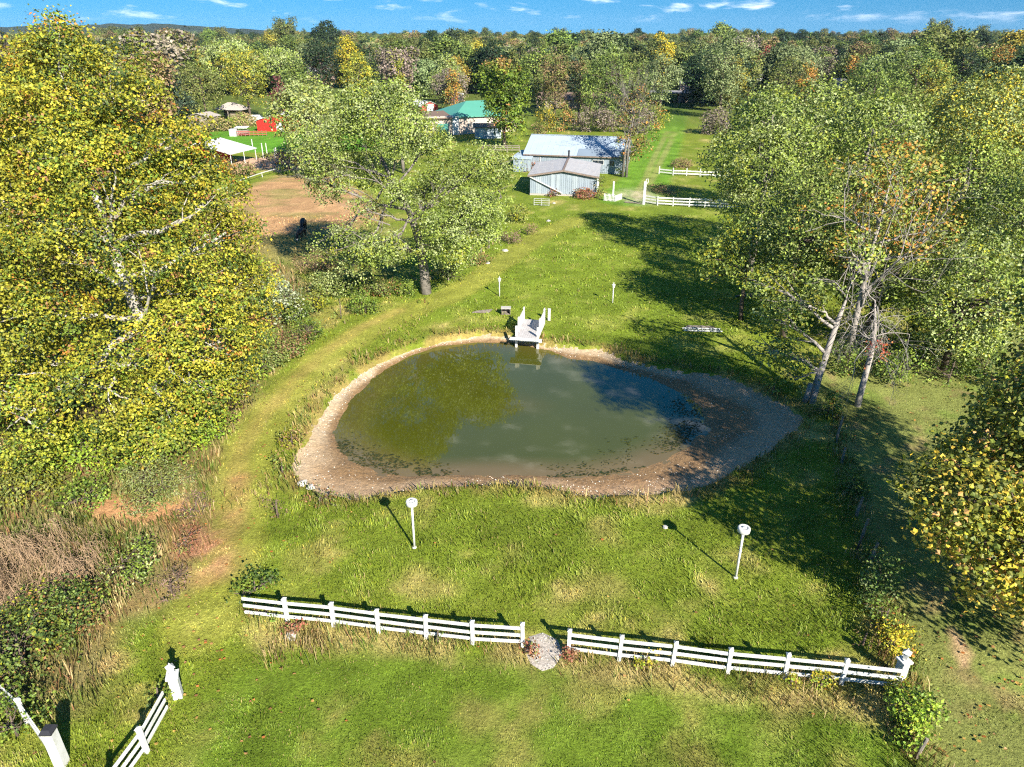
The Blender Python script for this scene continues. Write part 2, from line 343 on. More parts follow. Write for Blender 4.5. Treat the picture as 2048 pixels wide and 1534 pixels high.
def axis(a, b, step, lim0, lim1, g=1.16, ext=()):
    m = list(np.arange(a, b + 1e-6, step)); s = step
    for e, st in ext:
        if e > 0:
            while m[-1] < e: m.append(m[-1] + st)
            s = st
        else:
            while m[0] > e: m.insert(0, m[0] - st)
    a = m[0]
    while m[-1] < lim1: s *= g; m.append(m[-1] + s)
    s = step; lo = []
    p = a
    while p > lim0: s *= g; p -= s; lo.append(p)
    return np.array(lo[::-1] + m)
X = axis(-34, 36, .4, -6000, 6000, ext=((-70, 1.2), (60, 1.2))); Y = axis(12, 78, .4, -400, 9000, ext=((165, .95),))
gx, gy = np.meshgrid(X, Y); V = np.stack([gx.ravel(), gy.ravel()], 1)
pin = pond_in(V[:, 0], V[:, 1])
Z = zground(V[:, 0], V[:, 1]) - 1.5 * sstep(0.0, .75, pin)
GC = ground_colour(V[:, 0], V[:, 1])
nx, ny = len(X), len(Y); i = np.arange(ny - 1)[:, None] * nx; j = np.arange(nx - 1)[None]
Q = np.stack([i + j, i + j + 1, i + nx + j + 1, i + nx + j], -1).reshape(-1, 4)
Q = Q[(pin[Q] < .55).any(1)]
qc = V[Q].mean(1)
m_past = inpoly(qc[:, 0], qc[:, 1], PAST); m_track = (dpoly(qc[:, 0], qc[:, 1], TRACK) < 1.3) & ~m_past
m_drive = (dpoly(qc[:, 0], qc[:, 1], DRIVE) < 2.6) & ~m_past & ~m_track
m_neigh = inpoly(qc[:, 0], qc[:, 1], NEIGH)
def ground_mat():
    m = bpy.data.materials.new('turf'); m.use_nodes = True; t = m.node_tree; b = t.nodes['Principled BSDF']; L = t.links.new
    a = nd(t, 'ShaderNodeAttribute', attribute_name='col'); tc = nd(t, 'ShaderNodeTexCoord')
    n = nd(t, 'ShaderNodeTexNoise', Scale=5.0, Detail=8.0, Roughness=.7); L(tc.outputs['Object'], n.inputs['Vector'])
    r = nd(t, 'ShaderNodeMapRange'); r.inputs[1].default_value = .3; r.inputs[2].default_value = .7; r.inputs[3].default_value = .55; r.inputs[4].default_value = 1.3; L(n.outputs['Fac'], r.inputs[0])
    v = nd(t, 'ShaderNodeVectorMath', operation='SCALE'); L(a.outputs['Color'], v.inputs[0]); L(r.outputs[0], v.inputs['Scale']); L(v.outputs[0], b.inputs['Base Color'])
    b.inputs['Roughness'].default_value = .95; b.inputs['Specular IOR Level'].default_value = .1
    n2 = nd(t, 'ShaderNodeTexNoise', Scale=9.0, Detail=6.0, Roughness=.7); L(tc.outputs['Object'], n2.inputs['Vector'])
    u = nd(t, 'ShaderNodeBump', Strength=.7, Distance=.12); L(n2.outputs['Fac'], u.inputs['Height']); L(u.outputs[0], b.inputs['Normal'])
    return m
TURF = ground_mat()
V3 = np.column_stack([V, Z])
def sub(name, mask):
    q = Q[mask]; u, inv = np.unique(q, return_inverse=True)
    return link(name, np_mesh(name, V3[u], inv.reshape(q.shape), GC[u], 'POINT', True), TURF, kind='structure')
sub('ground', ~(m_past | m_track | m_drive | m_neigh)); sub('pasture', m_past); sub('path', m_track); sub('driveway', m_drive); sub('mown_lawn', m_neigh)
# ------------------------------------------------------------------ pond bank, bed and water
rng = np.random.default_rng(4)
S_ = np.r_[-.25, -.1, 0, .05, np.linspace(.1, 1, 22), np.linspace(1.05, 1.6, 6)]
nt = 512; rows = []; cols = []
wid = R_OUT - R_WAT
for s in S_:
    r = R_OUT - wid * s if s <= 1 else R_WAT * (1 - (s - 1) * .5)
    if s < 0: r = R_OUT - s * 4.0 * .8
    x = PC[0] + r * np.cos(TH); y = PC[1] + r * np.sin(TH)
    zz = -.16 - .10 * sstep(0, .06, s) if s < .06 else -.26 + (ZW + .26) * ((s - .06) / .94) ** .85
    z = np.full(nt, zz) if s <= 1 else np.full(nt, ZW - .9 * (s - 1))
    if s < 0: z[:] = -.22
    if s > .03: z += (.055 * (vnoise(x, y, .32, 61, 2) - .5) + .12 * (vnoise(x, y, 1.5, 67, 2) - .5)) * (1 if s < .93 else .45)
    rows.append(np.stack([x, y, z], 1))
    n = vnoise(x, y, .8, 81)[:, None]; n2 = vnoise(x, y, 2.6, 83)[:, None]
    dry = np.array((.44, .32, .19)) * (1 - n) + np.array((.52, .41, .28)) * n
    wet = np.array((.28, .165, .07)) * (1 - n) + np.array((.17, .105, .05)) * n
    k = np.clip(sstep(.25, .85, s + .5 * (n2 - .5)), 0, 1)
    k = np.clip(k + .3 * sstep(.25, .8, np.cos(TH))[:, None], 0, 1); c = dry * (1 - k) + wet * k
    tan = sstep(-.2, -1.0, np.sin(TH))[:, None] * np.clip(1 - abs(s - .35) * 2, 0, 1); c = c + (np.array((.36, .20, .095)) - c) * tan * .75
    if s > 1: c = np.full((nt, 3), 1.0) * np.array((.07, .06, .02))
    cols.append(c)
Vb = np.vstack(rows + [np.array([[PC[0], PC[1], ZW - .8]])]); Cb = np.vstack(cols + [np.array([[.05, .05, .02]])])
i = np.arange(len(S_) - 1)[:, None] * nt; j = np.arange(nt)[None]; j2 = (j + 1) % nt
Qb = np.stack([i + j, i + j2, i + nt + j2, i + nt + j], -1).reshape(-1, 4); l = (len(S_) - 1) * nt
Tb = np.stack([l + np.arange(nt), l + (np.arange(nt) + 1) % nt, np.full(nt, len(Vb) - 1)], 1)
def mud_mat():
    m = bpy.data.materials.new('mud'); m.use_nodes = True; t = m.node_tree; b = t.nodes['Principled BSDF']; L = t.links.new
    a = nd(t, 'ShaderNodeAttribute', attribute_name='col'); tc = nd(t, 'ShaderNodeTexCoord')
    n = nd(t, 'ShaderNodeTexNoise', Scale=6.0, Detail=9.0, Roughness=.75); L(tc.outputs['Object'], n.inputs['Vector'])
    r = nd(t, 'ShaderNodeMapRange'); r.inputs[1].default_value = .3; r.inputs[2].default_value = .7; r.inputs[3].default_value = .5; r.inputs[4].default_value = 1.4; L(n.outputs['Fac'], r.inputs[0])
    v = nd(t, 'ShaderNodeVectorMath', operation='SCALE'); L(a.outputs['Color'], v.inputs[0]); L(r.outputs[0], v.inputs['Scale'])
    vo = nd(t, 'ShaderNodeTexVoronoi', Scale=5.5); L(tc.outputs['Object'], vo.inputs['Vector'])
    pr = nd(t, 'ShaderNodeMapRange'); pr.inputs[1].default_value = .10; pr.inputs[2].default_value = .16; pr.inputs[3].default_value = .6; pr.inputs[4].default_value = 0; L(vo.outputs['Distance'], pr.inputs[0])
    x = nd(t, 'ShaderNodeMix', data_type='RGBA'); L(pr.outputs[0], x.inputs[0]); L(v.outputs[0], x.inputs[6]); x.inputs[7].default_value = (.55, .5, .44, 1)
    L(x.outputs[2], b.inputs['Base Color']); b.inputs['Roughness'].default_value = .85
    n2 = nd(t, 'ShaderNodeTexNoise', Scale=4.0, Detail=7.0, Roughness=.7); L(tc.outputs['Object'], n2.inputs['Vector'])
    u = nd(t, 'ShaderNodeBump', Strength=.8, Distance=.12); L(n2.outputs['Fac'], u.inputs['Height']); L(u.outputs[0], b.inputs['Normal'])
    return m
MUD = mud_mat()
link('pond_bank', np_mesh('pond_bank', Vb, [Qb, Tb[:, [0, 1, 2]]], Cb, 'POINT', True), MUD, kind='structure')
# water: murky, its colour browner where it is shallow
sw = [1.0, .93, .88, .82, .75, .65, .5, .35, .2]; rows = []; cols = []
for q, s in enumerate(sw):
    r = R_WAT + .45 if q == 0 else R_WAT * s
    x = PC[0] + r * np.cos(TH); y = PC[1] + r * np.sin(TH); rows.append(np.stack([x, y, np.full(nt, ZW)], 1))
    near = sstep(-.1, -.8, np.sin(TH))[:, None]
    deep = np.array((.060, .067, .0055)); sh = np.array((.15, .108, .045))
    k = (sstep(.74, .98, s) * (.25 + .75 * near)); c = deep + (sh - deep) * k
    p = vnoise(x, y, 3.0, 87)[:, None]; c = c * (.88 + .24 * p); cols.append(c)
Vw = np.vstack(rows + [np.array([[PC[0], PC[1], ZW]])]); Cw = np.vstack(cols + [np.array([[.074, .072, .007]])])
i = np.arange(len(sw) - 1)[:, None] * nt; Qw = np.stack([i + j, i + j2, i + nt + j2, i + nt + j], -1).reshape(-1, 4); l = (len(sw) - 1) * nt
Tw = np.stack([l + np.arange(nt), l + (np.arange(nt) + 1) % nt, np.full(nt, len(Vw) - 1)], 1)
wm = bpy.data.materials.new('pond_water'); wm.use_nodes = True; t = wm.node_tree; b = t.nodes['Principled BSDF']; L = t.links.new
a = nd(t, 'ShaderNodeAttribute', attribute_name='col'); L(a.outputs['Color'], b.inputs['Base Color'])
b.inputs['Roughness'].default_value = .03; b.inputs['IOR'].default_value = 1.42; b.inputs['Specular IOR Level'].default_value = 1.0
tc = nd(t, 'ShaderNodeTexCoord'); n = nd(t, 'ShaderNodeTexNoise', Scale=2.2, Detail=3.0); L(tc.outputs['Object'], n.inputs['Vector'])
u = nd(t, 'ShaderNodeBump', Strength=.02, Distance=.04); L(n.outputs['Fac'], u.inputs['Height']); L(u.outputs[0], b.inputs['Normal'])
link('pond_water', np_mesh('pond_water', Vw, [Qw, Tw], Cw, 'POINT', True), wm, kind='structure')
# floating weed mats along the near shallows; dark flecks at right paint tree reflection
def fleck_pts(n, path, w, seed):
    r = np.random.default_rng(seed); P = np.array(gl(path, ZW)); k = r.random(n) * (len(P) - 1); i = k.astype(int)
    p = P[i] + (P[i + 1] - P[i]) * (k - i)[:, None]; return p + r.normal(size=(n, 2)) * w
wp = np.vstack([fleck_pts(1300, [(1345,795),(1385,830),(1375,870),(1340,890),(1365,845)], .55, 6), fleck_pts(1500, [(672,880),(690,905),(740,930),(800,947),(850,950)], .55, 1), fleck_pts(800, [(740,900),(800,925),(860,945),(880,948)], .5, 2),  # first path: dark reflection of the right-hand trees, laid on as flecks
                fleck_pts(700, [(1085,951),(1150,953),(1215,949),(1290,932),(1350,905)], .28, 3), fleck_pts(160, [(1200,905),(1250,890),(1275,885)], .4, 4), fleck_pts(200, [(1100,935),(1200,930),(1300,905),(1370,880)], .35, 5)])
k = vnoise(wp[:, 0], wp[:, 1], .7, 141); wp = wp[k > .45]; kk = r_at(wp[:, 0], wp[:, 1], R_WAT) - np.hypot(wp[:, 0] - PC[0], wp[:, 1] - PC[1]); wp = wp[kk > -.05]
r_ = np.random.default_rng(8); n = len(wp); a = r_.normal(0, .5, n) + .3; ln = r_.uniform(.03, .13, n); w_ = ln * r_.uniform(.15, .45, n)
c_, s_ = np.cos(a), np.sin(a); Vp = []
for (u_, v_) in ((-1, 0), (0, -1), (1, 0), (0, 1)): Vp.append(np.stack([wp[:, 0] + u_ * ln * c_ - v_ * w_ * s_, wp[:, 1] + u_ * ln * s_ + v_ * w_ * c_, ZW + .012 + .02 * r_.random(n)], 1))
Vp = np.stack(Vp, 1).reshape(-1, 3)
link('pond_weed_and_reflection', np_mesh('pond_weed_and_reflection', Vp, np.arange(4 * n).reshape(-1, 4), np.array((.026, .036, .011)) * r_.uniform(.6, 1.6, (n, 1))), BLADE, kind='stuff')
# pebbles and shell bits lying on the mud
mb = MB(); rr = random.Random(3)
for _ in range(1800):
    th = rr.uniform(-math.pi, math.pi) if _ < 1500 else rr.gauss(.05, .35); k = rr.random()
    ro, rw = np.interp(th, TH, R_OUT), np.interp(th, TH, R_WAT); s = .1 + .75 * k * k
    if _ < 1500 and math.sin(th) > -.2 and rr.random() < .25: continue
    r = ro - (ro - rw) * s; z = -.26 + (ZW + .26) * ((s - .06) / .94) ** .85 if s > .06 else -.25
    q = rr.uniform(.02, .055) * (1 if _ < 1500 else .9); cx, cy = PC[0] + r * math.cos(th), PC[1] + r * math.sin(th)
    V = [(cx + q * math.cos(a), cy + q * rr.uniform(.6, 1) * math.sin(a), z) for a in (0, 1.6, 3.1, 4.7)] + [(cx, cy, z + q * .9)]
    mb.add(V, None, [(0, 1, 4), (1, 2, 4), (2, 3, 4), (3, 0, 4)])
mb.build('gravel', M('shell_gravel', (.55, .5, .43), .9, .3, 9), kind='stuff')
# gravel pad in the fence opening
P = np.array(GRAVEL); c0 = P.mean(0); gv = []; NR = 6
for k in range(NR + 1):
    for (x, y) in P: q = c0 + (np.array((x, y)) - c0) * (k / NR); gv.append((q[0], q[1], zg(*q) + .03 - (.05 if k == NR else 0)))
n = len(P); Qg = [(k * n + j, (k + 1) * n + j, (k + 1) * n + (j + 1) % n, k * n + (j + 1) % n) for k in range(NR) for j in range(n)]
link('gravel_pad', np_mesh('gravel_pad', np.array(gv), np.array(Qg), smooth=True), M('pale_gravel', (.40, .355, .31), .95, .3, 12, .1, bump=.5, bscale=14, dirt=(.2, .2, .09), dirt_amt=.3, dscale=2.5), kind='structure')
mb = MB()
for _ in range(90):
    u, v = rr.random(), rr.randrange(n); q = c0 + (P[v] * (w := rr.random()) + P[(v + 1) % n] * (1 - w) - c0) * math.sqrt(u) * .98
    s = rr.uniform(.015, .04); z = zg(*q) + .03
    V = [(q[0] + s * math.cos(a), q[1] + s * math.sin(a), z) for a in (0, 1.6, 3.1, 4.7)] + [(q[0], q[1], z + s)]
    mb.add(V, None, [(0, 1, 4), (1, 2, 4), (2, 3, 4), (3, 0, 4)])
mb.build('gravel', M('pad_stones', (.42, .40, .37), .9, .35, 15), kind='stuff')
# far ridge
hx = np.linspace(-4200, 5200, 520); rows = []
prof = lambda x: np.interp(x, [-4200, -2600, -2100, -1750, -1450, -1150, -900, -600, 0, 1500, 2300, 2700, 5200], [46, 48, 42, 51, 53, 42, 26, 18, 12, 12, 18, 30, 34])
for q, (yy, k) in enumerate(((2700, -.1), (2850, .35), (3000, .75), (3200, 1.0), (3600, .8), (4200, -.1))):
    h = prof(hx) * k + (22 * (vnoise(hx, hx * 0 + yy, 60, 7 + q) - .5) if k > 0 else 0)
    rows.append(np.stack([hx, np.full_like(hx, yy), h], 1))
Vh = np.vstack(rows); n = len(hx); i = np.arange(5)[:, None] * n; j = np.arange(n - 1)[None]
link('hills', np_mesh('hills', Vh, np.stack([i + j, i + j + 1, i + n + j + 1, i + n + j], -1).reshape(-1, 4)), M('far_woodland', (.034, .048, .028), .9, .4, .02, .05), kind='structure')
# ================================================================== BUILDINGS
BLUE = M('blue_grey_steel', (.265, .315, .365), .5, .05, 1.2, .35, dirt=(.36, .42, .46), dirt_amt=.3, dscale=.6)
BLUE2 = M('darker_blue_steel', (.245, .295, .345), .5, .05, 1.2, .35)
BLUE3 = M('bleached_steel', (.31, .36, .40), .5, .05, 1.2, .35)
ROOFG = M('grey_steel_roof', (.36, .355, .365), .55, .06, .8, .3, dirt=(.36, .31, .29), dirt_amt=.15, dscale=.5)
ROOFB = M('pale_blue_steel_roof', (.35, .42, .49), .5, .05, .6, .3); ROOFB2 = M('patched_steel_roof', (.20, .25, .31), .5, .05, .6, .3)
TRIMB = M('rusty_brown_trim', (.20, .155, .13), .7, .2, 3)
REDP = M('red_barn_paint', (.48, .025, .018), .6, .08, 1.5); REDW_ = M('faded_red_boards', (.40, .06, .05), .7, .2, 3)
CREAM = M('cream_siding', (.46, .38, .32), .7, .06, 2); GREENR = M('green_steel_roof', (.085, .29, .215), .45, .04, .5); TEAL = M('teal_door', (.05, .20, .17), .5)
BRICK = M('pale_brick', (.48, .36, .30), .85, .12, 3); SHING = M('grey_shingle', (.24, .24, .26), .9, .12, 3); SHINGB = M('brown_shingle', (.16, .11, .085), .9, .15, 3)
TAN = M('tan_siding', (.30, .24, .19), .8, .08, 2); DOORD = M('dark_door', (.035, .035, .04), .5); CONC = M('concrete', (.38, .34, .31), .9, .1, 3)
class Frame:
    """a rotated local frame: f(u, v, z) -> world"""
    def __init__(s, o, rot): s.o = np.asarray(o, float); s.u = np.array((math.cos(rot), math.sin(rot))); s.v = np.array((-s.u[1], s.u[0])); s.rot = rot
    def __call__(s, u, v, z): q = s.o[:2] + s.u * u + s.v * v; return np.array((q[0], q[1], (s.o[2] if len(s.o) > 2 else 0) + z))
def slab(mb, f, c4, th=.12):     # a sheet with thickness from four (u,v,z) corners, th measured down
    t_ = [f(*c) for c in c4]; b_ = [p - np.array((0, 0, th)) for p in t_]; return mb.hexa(np.array(b_ + t_))
def window(f, u, z, w, h, root, v=-.03, axis='u', mat=WHITEP):
    m = MB(); a = .07
    def bx(m, u0, u1, z0, z1, d0, d1):
        c = [(u0, d0), (u1, d0), (u1, d1), (u0, d1)]
        m.hexa(np.array([f(*(q if axis == 'u' else q[::-1]), z0) for q in c] + [f(*(q if axis == 'u' else q[::-1]), z1) for q in c]))
    for (u0, u1, z0, z1) in ((u - w / 2, u + w / 2, z, z + a), (u - w / 2, u + w / 2, z + h - a, z + h), (u - w / 2, u - w / 2 + a, z + a, z + h - a), (u + w / 2 - a, u + w / 2, z + a, z + h - a), (u - a / 3, u + a / 3, z + a, z + h - a)):
        bx(m, u0, u1, z0, z1, v - .06, v)
    fr = m.build('window', mat, root); g = MB(); bx(g, u - w / 2 + a, u + w / 2 - a, z + a, z + h - a, v - .03, v - .005); g.build('pane', GLASS, fr)
def gable_house(name, label, cat, o, rot, W_, D_, zw, zr, wallm, roofm, group=None, doors=(), wins=(), over=.35, ridge='v', chim=None, doorm=DOORD):
    """box house; front wall faces -v; ridge along v (gable to the front) or along u"""
    root = thing(name, label, cat, o, group); f = Frame(o, rot); w = MB()
    if ridge == 'v':
        F4 = [(0, 0), (W_, 0), (W_, D_), (0, D_)]; V = [f(u, v, -.3) for u, v in F4] + [f(u, v, zw) for u, v in F4] + [f(W_ / 2, 0, zr), f(W_ / 2, D_, zr)]
        w.add(V, [(0, 1, 5, 4), (1, 2, 6, 5), (2, 3, 7, 6), (3, 0, 4, 7)], [(4, 5, 8), (6, 7, 9)])
        s = (zr - zw) / (W_ / 2); e = over; h = .06
        parts = [[(-e, -e, zw - e * s + h), (W_ / 2, -e, zr + h), (W_ / 2, D_ + e, zr + h), (-e, D_ + e, zw - e * s + h)], [(W_ / 2, -e, zr + h), (W_ + e, -e, zw - e * s + h), (W_ + e, D_ + e, zw - e * s + h), (W_ / 2, D_ + e, zr + h)]]
    else:
        F4 = [(0, 0), (W_, 0), (W_, D_), (0, D_)]; V = [f(u, v, -.3) for u, v in F4] + [f(u, v, zw) for u, v in F4] + [f(0, D_ / 2, zr), f(W_, D_ / 2, zr)]
        w.add(V, [(0, 1, 5, 4), (1, 2, 6, 5), (2, 3, 7, 6), (3, 0, 4, 7)], [(5, 6, 9), (7, 4, 8)])
        s = (zr - zw) / (D_ / 2); e = over; h = .06
        parts = [[(-e, -e, zw - e * s + h), (W_ + e, -e, zw - e * s + h), (W_ + e, D_ / 2, zr + h), (-e, D_ / 2, zr + h)], [(-e, D_ / 2, zr + h), (W_ + e, D_ / 2, zr + h), (W_ + e, D_ + e, zw - e * s + h), (-e, D_ + e, zw - e * s + h)]]
    w.build('wall', wallm, root); rf = None
    for p in parts: m = MB(); slab(m, f, p, .1); rf = m.build('roof', roofm, root)
    for (u, dw, dh) in doors: m = MB(); m.hexa(np.array([f(a, b, c) for c in (.02, dh) for a, b in ((u, -.05), (u + dw, -.05), (u + dw, -.004), (u, -.004))])); m.build('door', doorm, root)
    for (u, z, ww, hh) in wins: window(f, u, z, ww, hh, root)
    if chim: m = MB(); c = f(chim[0], chim[1], chim[2]); m.box(c, (.6, .6, 1.6), rot); m.build('chimney', BRICK, root)
    return root, f
def face_panels(f, root, mats, U0, U1, top, zb, v0, axis='u', n=10, th=.05, seed=0, sgn=-1, name='wall_panel'):
    """ribbed steel sheets side by side; top(u) is the height of the wall"""
    r = random.Random(seed); du = (U1 - U0) / n
    for k in range(n):
        a, b = U0 + k * du + .012, U0 + (k + 1) * du - .012; m = MB(); d = th * (.8 + .4 * r.random())
        rib = [a, a + .05]; xs = np.linspace(a, b, 4)
        for x0, x1 in zip(xs[:-1], xs[1:]):
            for (p, q, dd) in ((x0, x1 - .07, d), (x1 - .07, x1, d + .035)):
                c = [(p, v0 + sgn * dd), (q, v0 + sgn * dd), (q, v0), (p, v0)]
                if sgn > 0: c = c[::-1]
                m.hexa(np.array([f(*(e if axis == 'u' else e[::-1]), zb) for e in c] + [f(*(e if axis == 'u' else e[::-1]), top(e[0])) for e in c]))
        m.build(name, mats[r.choice((0, 0, 0, 1)) if len(mats) == 2 else r.choice(range(len(mats)))], root)
def roof_panels(f, root, mats, c0, c1, c2, c3, n, seed=0):
    """c0-c1 eave, c3-c2 ridge, as (u,v,z); n sheets from eave to ridge"""
    r = random.Random(seed); c = [np.array(q, float) for q in (c0, c1, c2, c3)]; out = []
    for k in range(n):
        a, b = k / n, (k + 1) / n - .02 / n; m = MB()
        slab(m, f, [c[0] + (c[1] - c[0]) * a, c[0] + (c[1] - c[0]) * b, c[3] + (c[2] - c[3]) * b, c[3] + (c[2] - c[3]) * a], .05)
        e0, e1 = c[0] + (c[1] - c[0]) * a, c[3] + (c[2] - c[3]) * a; m.bar(f(*e0) + (0, 0, .02), f(*e1) + (0, 0, .005), .04, .03)
        out.append(m.build('roof_panel', r.choice(mats), root))
    return out
# ---- front garage of blue-grey steel
f = Frame((2.7, 108.7, 0), R(-8.0)); GW, GD, GE, GR = 9.9, 11.2, 3.0, 3.8
root = thing('metal_garage', 'blue grey steel garage with its gable end facing the grass and pond', 'garage', f(0, 0, 0))
m = MB(); c4 = [(.06, .06), (GW - .06, .06), (GW - .06, GD - .06), (.06, GD - .06)]
m.add([f(u, v, -.3) for u, v in c4] + [f(u, v, GE) for u, v in c4] + [f(GW / 2, .06, GR), f(GW / 2, GD - .06, GR)], [(0, 1, 5, 4), (1, 2, 6, 5), (2, 3, 7, 6), (3, 0, 4, 7)], [(4, 5, 8), (6, 7, 9)]); m.build('wall', BLUE, root)
tp = lambda u: GE + (GR - GE) * (1 - abs(u - GW / 2) / (GW / 2)) - .02
face_panels(f, root, [BLUE, BLUE, BLUE2, BLUE, BLUE3], 0, GW, tp, .35, .05, 'u', 11, seed=5)
face_panels(f, root, [BLUE, BLUE2], .06, GD - .06, lambda u: GE, .1, GW - .05, 'v', 12, seed=6, sgn=1)
m = MB(); m.hexa(np.array([f(u, v, z) for z in (-.1, .34) for u, v in ((-.02, -.03), (GW + .02, -.03), (GW + .02, .05), (-.02, .05))])); m.build('skirting', CONC, root)
e = .35; s = (GR - GE) / (GW / 2)
roof_panels(f, root, [ROOFG], (-e, -e, GE - e * s + .1), (-e, GD + e, GE - e * s + .1), (GW / 2, GD + e, GR + .1), (GW / 2, -e, GR + .1), 12, 1)
roof_panels(f, root, [ROOFG], (GW + e, -e, GE - e * s + .1), (GW + e, GD + e, GE - e * s + .1), (GW / 2, GD + e, GR + .1), (GW / 2, -e, GR + .1), 12, 2)
m = MB(); m.bar(f(GW / 2, -e, GR + .14), f(GW / 2, GD + e, GR + .14), .32, .07); m.build('ridge_cap', TRIMB, root)
m = MB(); m.bar(f(-e, -e - .04, GE - e * s), f(GW / 2, -e - .04, GR), .10, .24); m.bar(f(GW / 2, -e - .04, GR), f(GW + e, -e - .04, GE - e * s), .10, .24); m.build('gable_trim', TRIMB, root)
m = MB(); m.bar(f(-.1, -.22, GE - .15), f(4.9, -.30, .55), .14, .14); m.tube([f(-.3, -.3, GE - .05), f(-.1, -.22, GE - .15)], .09); m.build('fallen_downpipe', WHITE, root)
for u in (3.15, 3.95): m = MB(); m.hexa(np.array([f(a, v, z) for z in (.4, 3.2) for a, v in ((u, -.10), (u + .5, -.10), (u + .5, -.085), (u, -.085))])); m.build('bleached_strip', BLUE3, root)
for v in (2.0, 5.5, 9.0): m = MB(); m.box(f(GW + .13, v, 1.55), (.10, .5, 2.9), f.rot); m.build('door_post', WHITEP, root)
m = MB(); m.tube([f(5.0, GD - .6, 3.5), f(5.0, GD - .6, 5.0)], .14, 10); m.lathe(f(5.0, GD - .6, 5.0), [(.22, 0), (.22, .1), (.02, .2)], 10); m.build('stovepipe', DARK, root)
# ---- long barn behind it
f = Frame((2.45, 131.0, 0), R(-13.0)); BW, BD, BE, BR = 17.4, 13.5, 2.85, 5.15
root = thing('long_barn', 'long blue steel barn behind the garage with tree shadow on its roof', 'barn', f(0, 0, 0))
m = MB(); c4 = [(0, 0), (BW, 0), (BW, BD), (0, BD)]
m.add([f(u, v, -.3) for u, v in c4] + [f(u, v, BE) for u, v in c4] + [f(0, BD / 2, BR), f(BW, BD / 2, BR)], [(0, 1, 5, 4), (1, 2, 6, 5), (2, 3, 7, 6), (3, 0, 4, 7)], [(5, 6, 9), (7, 4, 8)]); m.build('wall', BLUE, root)
face_panels(f, root, [BLUE, BLUE2], 0, BW, lambda u: BE - .05, .1, 0, 'u', 18, seed=9)
e = .4; s = (BR - BE) / (BD / 2)
P_ = roof_panels(f, root, [ROOFB], (-e, -e, BE - e * s + .1), (BW + e, -e, BE - e * s + .1), (BW + e, BD / 2, BR + .1), (-e, BD / 2, BR + .1), 18, 3)
roof_panels(f, root, [ROOFB], (-e, BD + e, BE - e * s + .1), (BW + e, BD + e, BE - e * s + .1), (BW + e, BD / 2, BR + .1), (-e, BD / 2, BR + .1), 6, 4)
m = MB(); slab(m, f, [(9.2, -e - .02, BE - e * s + .17), (BW + e + .02, -e - .02, BE - e * s + .17), (BW + e + .02, 2.0, BE + 2 * s + .17), (9.2, 2.0, BE + 2 * s + .17)], .05); m.build('roof_patch', ROOFB2, root, label='darker grey strip patched along the eave')
m = MB(); m.bar(f(-e, BD / 2, BR + .15), f(BW + e, BD / 2, BR + .15), .4, .06); m.build('ridge_cap', ROOFB, root)
m = MB(); m.bar(f(-e, -e - .03, BE - e * s + .0), f(BW + e, -e - .03, BE - e * s + .0), .1, .2); m.build('eave_trim', TRIMB, root)
window(f, 12.9, 1.4, 2.0, .8, root, -.09)
window(f, 14.9 + .4, 1.2, .9, 1.0, root, -.09)
m = MB(); m.bar(f(.2, -.15, BE - .1), f(2.6, -.15, BE - .45), .1, .1); m.bar(f(2.6, -.15, BE - .45), f(2.6, -.15, .3), .1, .1); m.build('downpipe', WHITEP, root)
m = MB(); m.hexa(np.array([f(u, v, z) for z in (-.2, 2.2) for u, v in ((-1.9, -1.6), (-.1, -1.6), (-.1, 6), (-1.9, 6))])); m.build('lean_to', BLUE, root)
face_panels(f, root, [BLUE], -1.9, 1.3, lambda u: 2.15, .05, -1.6, 'u', 4, seed=12, name='lean_to_panel')
m = MB(); slab(m, f, [(-2.1, -1.8, 2.2), (1.4, -1.8, 2.2), (1.4, -.05, 2.55), (-2.1, -.05, 2.55)], .08); slab(m, f, [(-2.1, -.05, 2.55), (-.42, -.05, 2.55), (-.42, 6, 2.6), (-2.1, 6, 2.6)], .08); m.build('lean_to_roof', ROOFB, root)
# ---- house with the green roof
f = Frame((-13.5, 180.5, 0), R(24)); root = thing('green_roofed_house', 'cream house under a green metal roof seen between two trees', 'house', f(0, 0, 0))
m = MB(); m.hexa(np.array([f(u, v, z) for z in (-.2, 4.2) for u, v in ((-12, 0), (16, 0), (16, 14), (-12, 14))])); m.build('wall', CREAM, root)
HR = [f(u, v, z) for u, v, z in ((-.6, -.6, 4.1), (16.6, -.6, 4.1), (16.6, 14.6, 4.1), (-.6, 14.6, 4.1), (5.5, 7, 6.9), (10.5, 7, 6.9))]
m = MB(); m.add(HR + [p - np.array((0, 0, .25)) for p in HR[:4]], [(0, 1, 5, 4), (2, 3, 4, 5), (6, 7, 1, 0), (7, 8, 2, 1), (8, 9, 3, 2), (9, 6, 0, 3), (9, 8, 7, 6)], [(1, 2, 5), (3, 0, 4)]); m.build('roof', GREENR, root)
m = MB(); slab(m, f, [(-12.5, -.7, 3.9), (-.62, -.7, 3.9), (-.62, 7, 4.9), (-12.5, 7, 4.9)], .15); m.build('lower_roof', SHINGB, root)
m = MB(); m.box(f(-.2, -.3, 2.1), (1.6, .6, 4.1), f.rot); m.build('corner_column', WHITEP, root)
m = MB(); m.box(f(-3.4, -.05, 1.3), (3.0, .12, 2.6), f.rot); m.build('garage_door', TEAL, root)
window(f, 5, 1.2, 1.6, 1.3, root); window(f, 10, 1.2, 1.6, 1.3, root); window(f, -8, 1.2, 1.4, 1.2, root)
f = Frame((-8.5, 173.5, 0), R(5)); root = thing('white_shed', 'low white shed in shade below the green roofed house', 'shed', f(0, 0, 0))
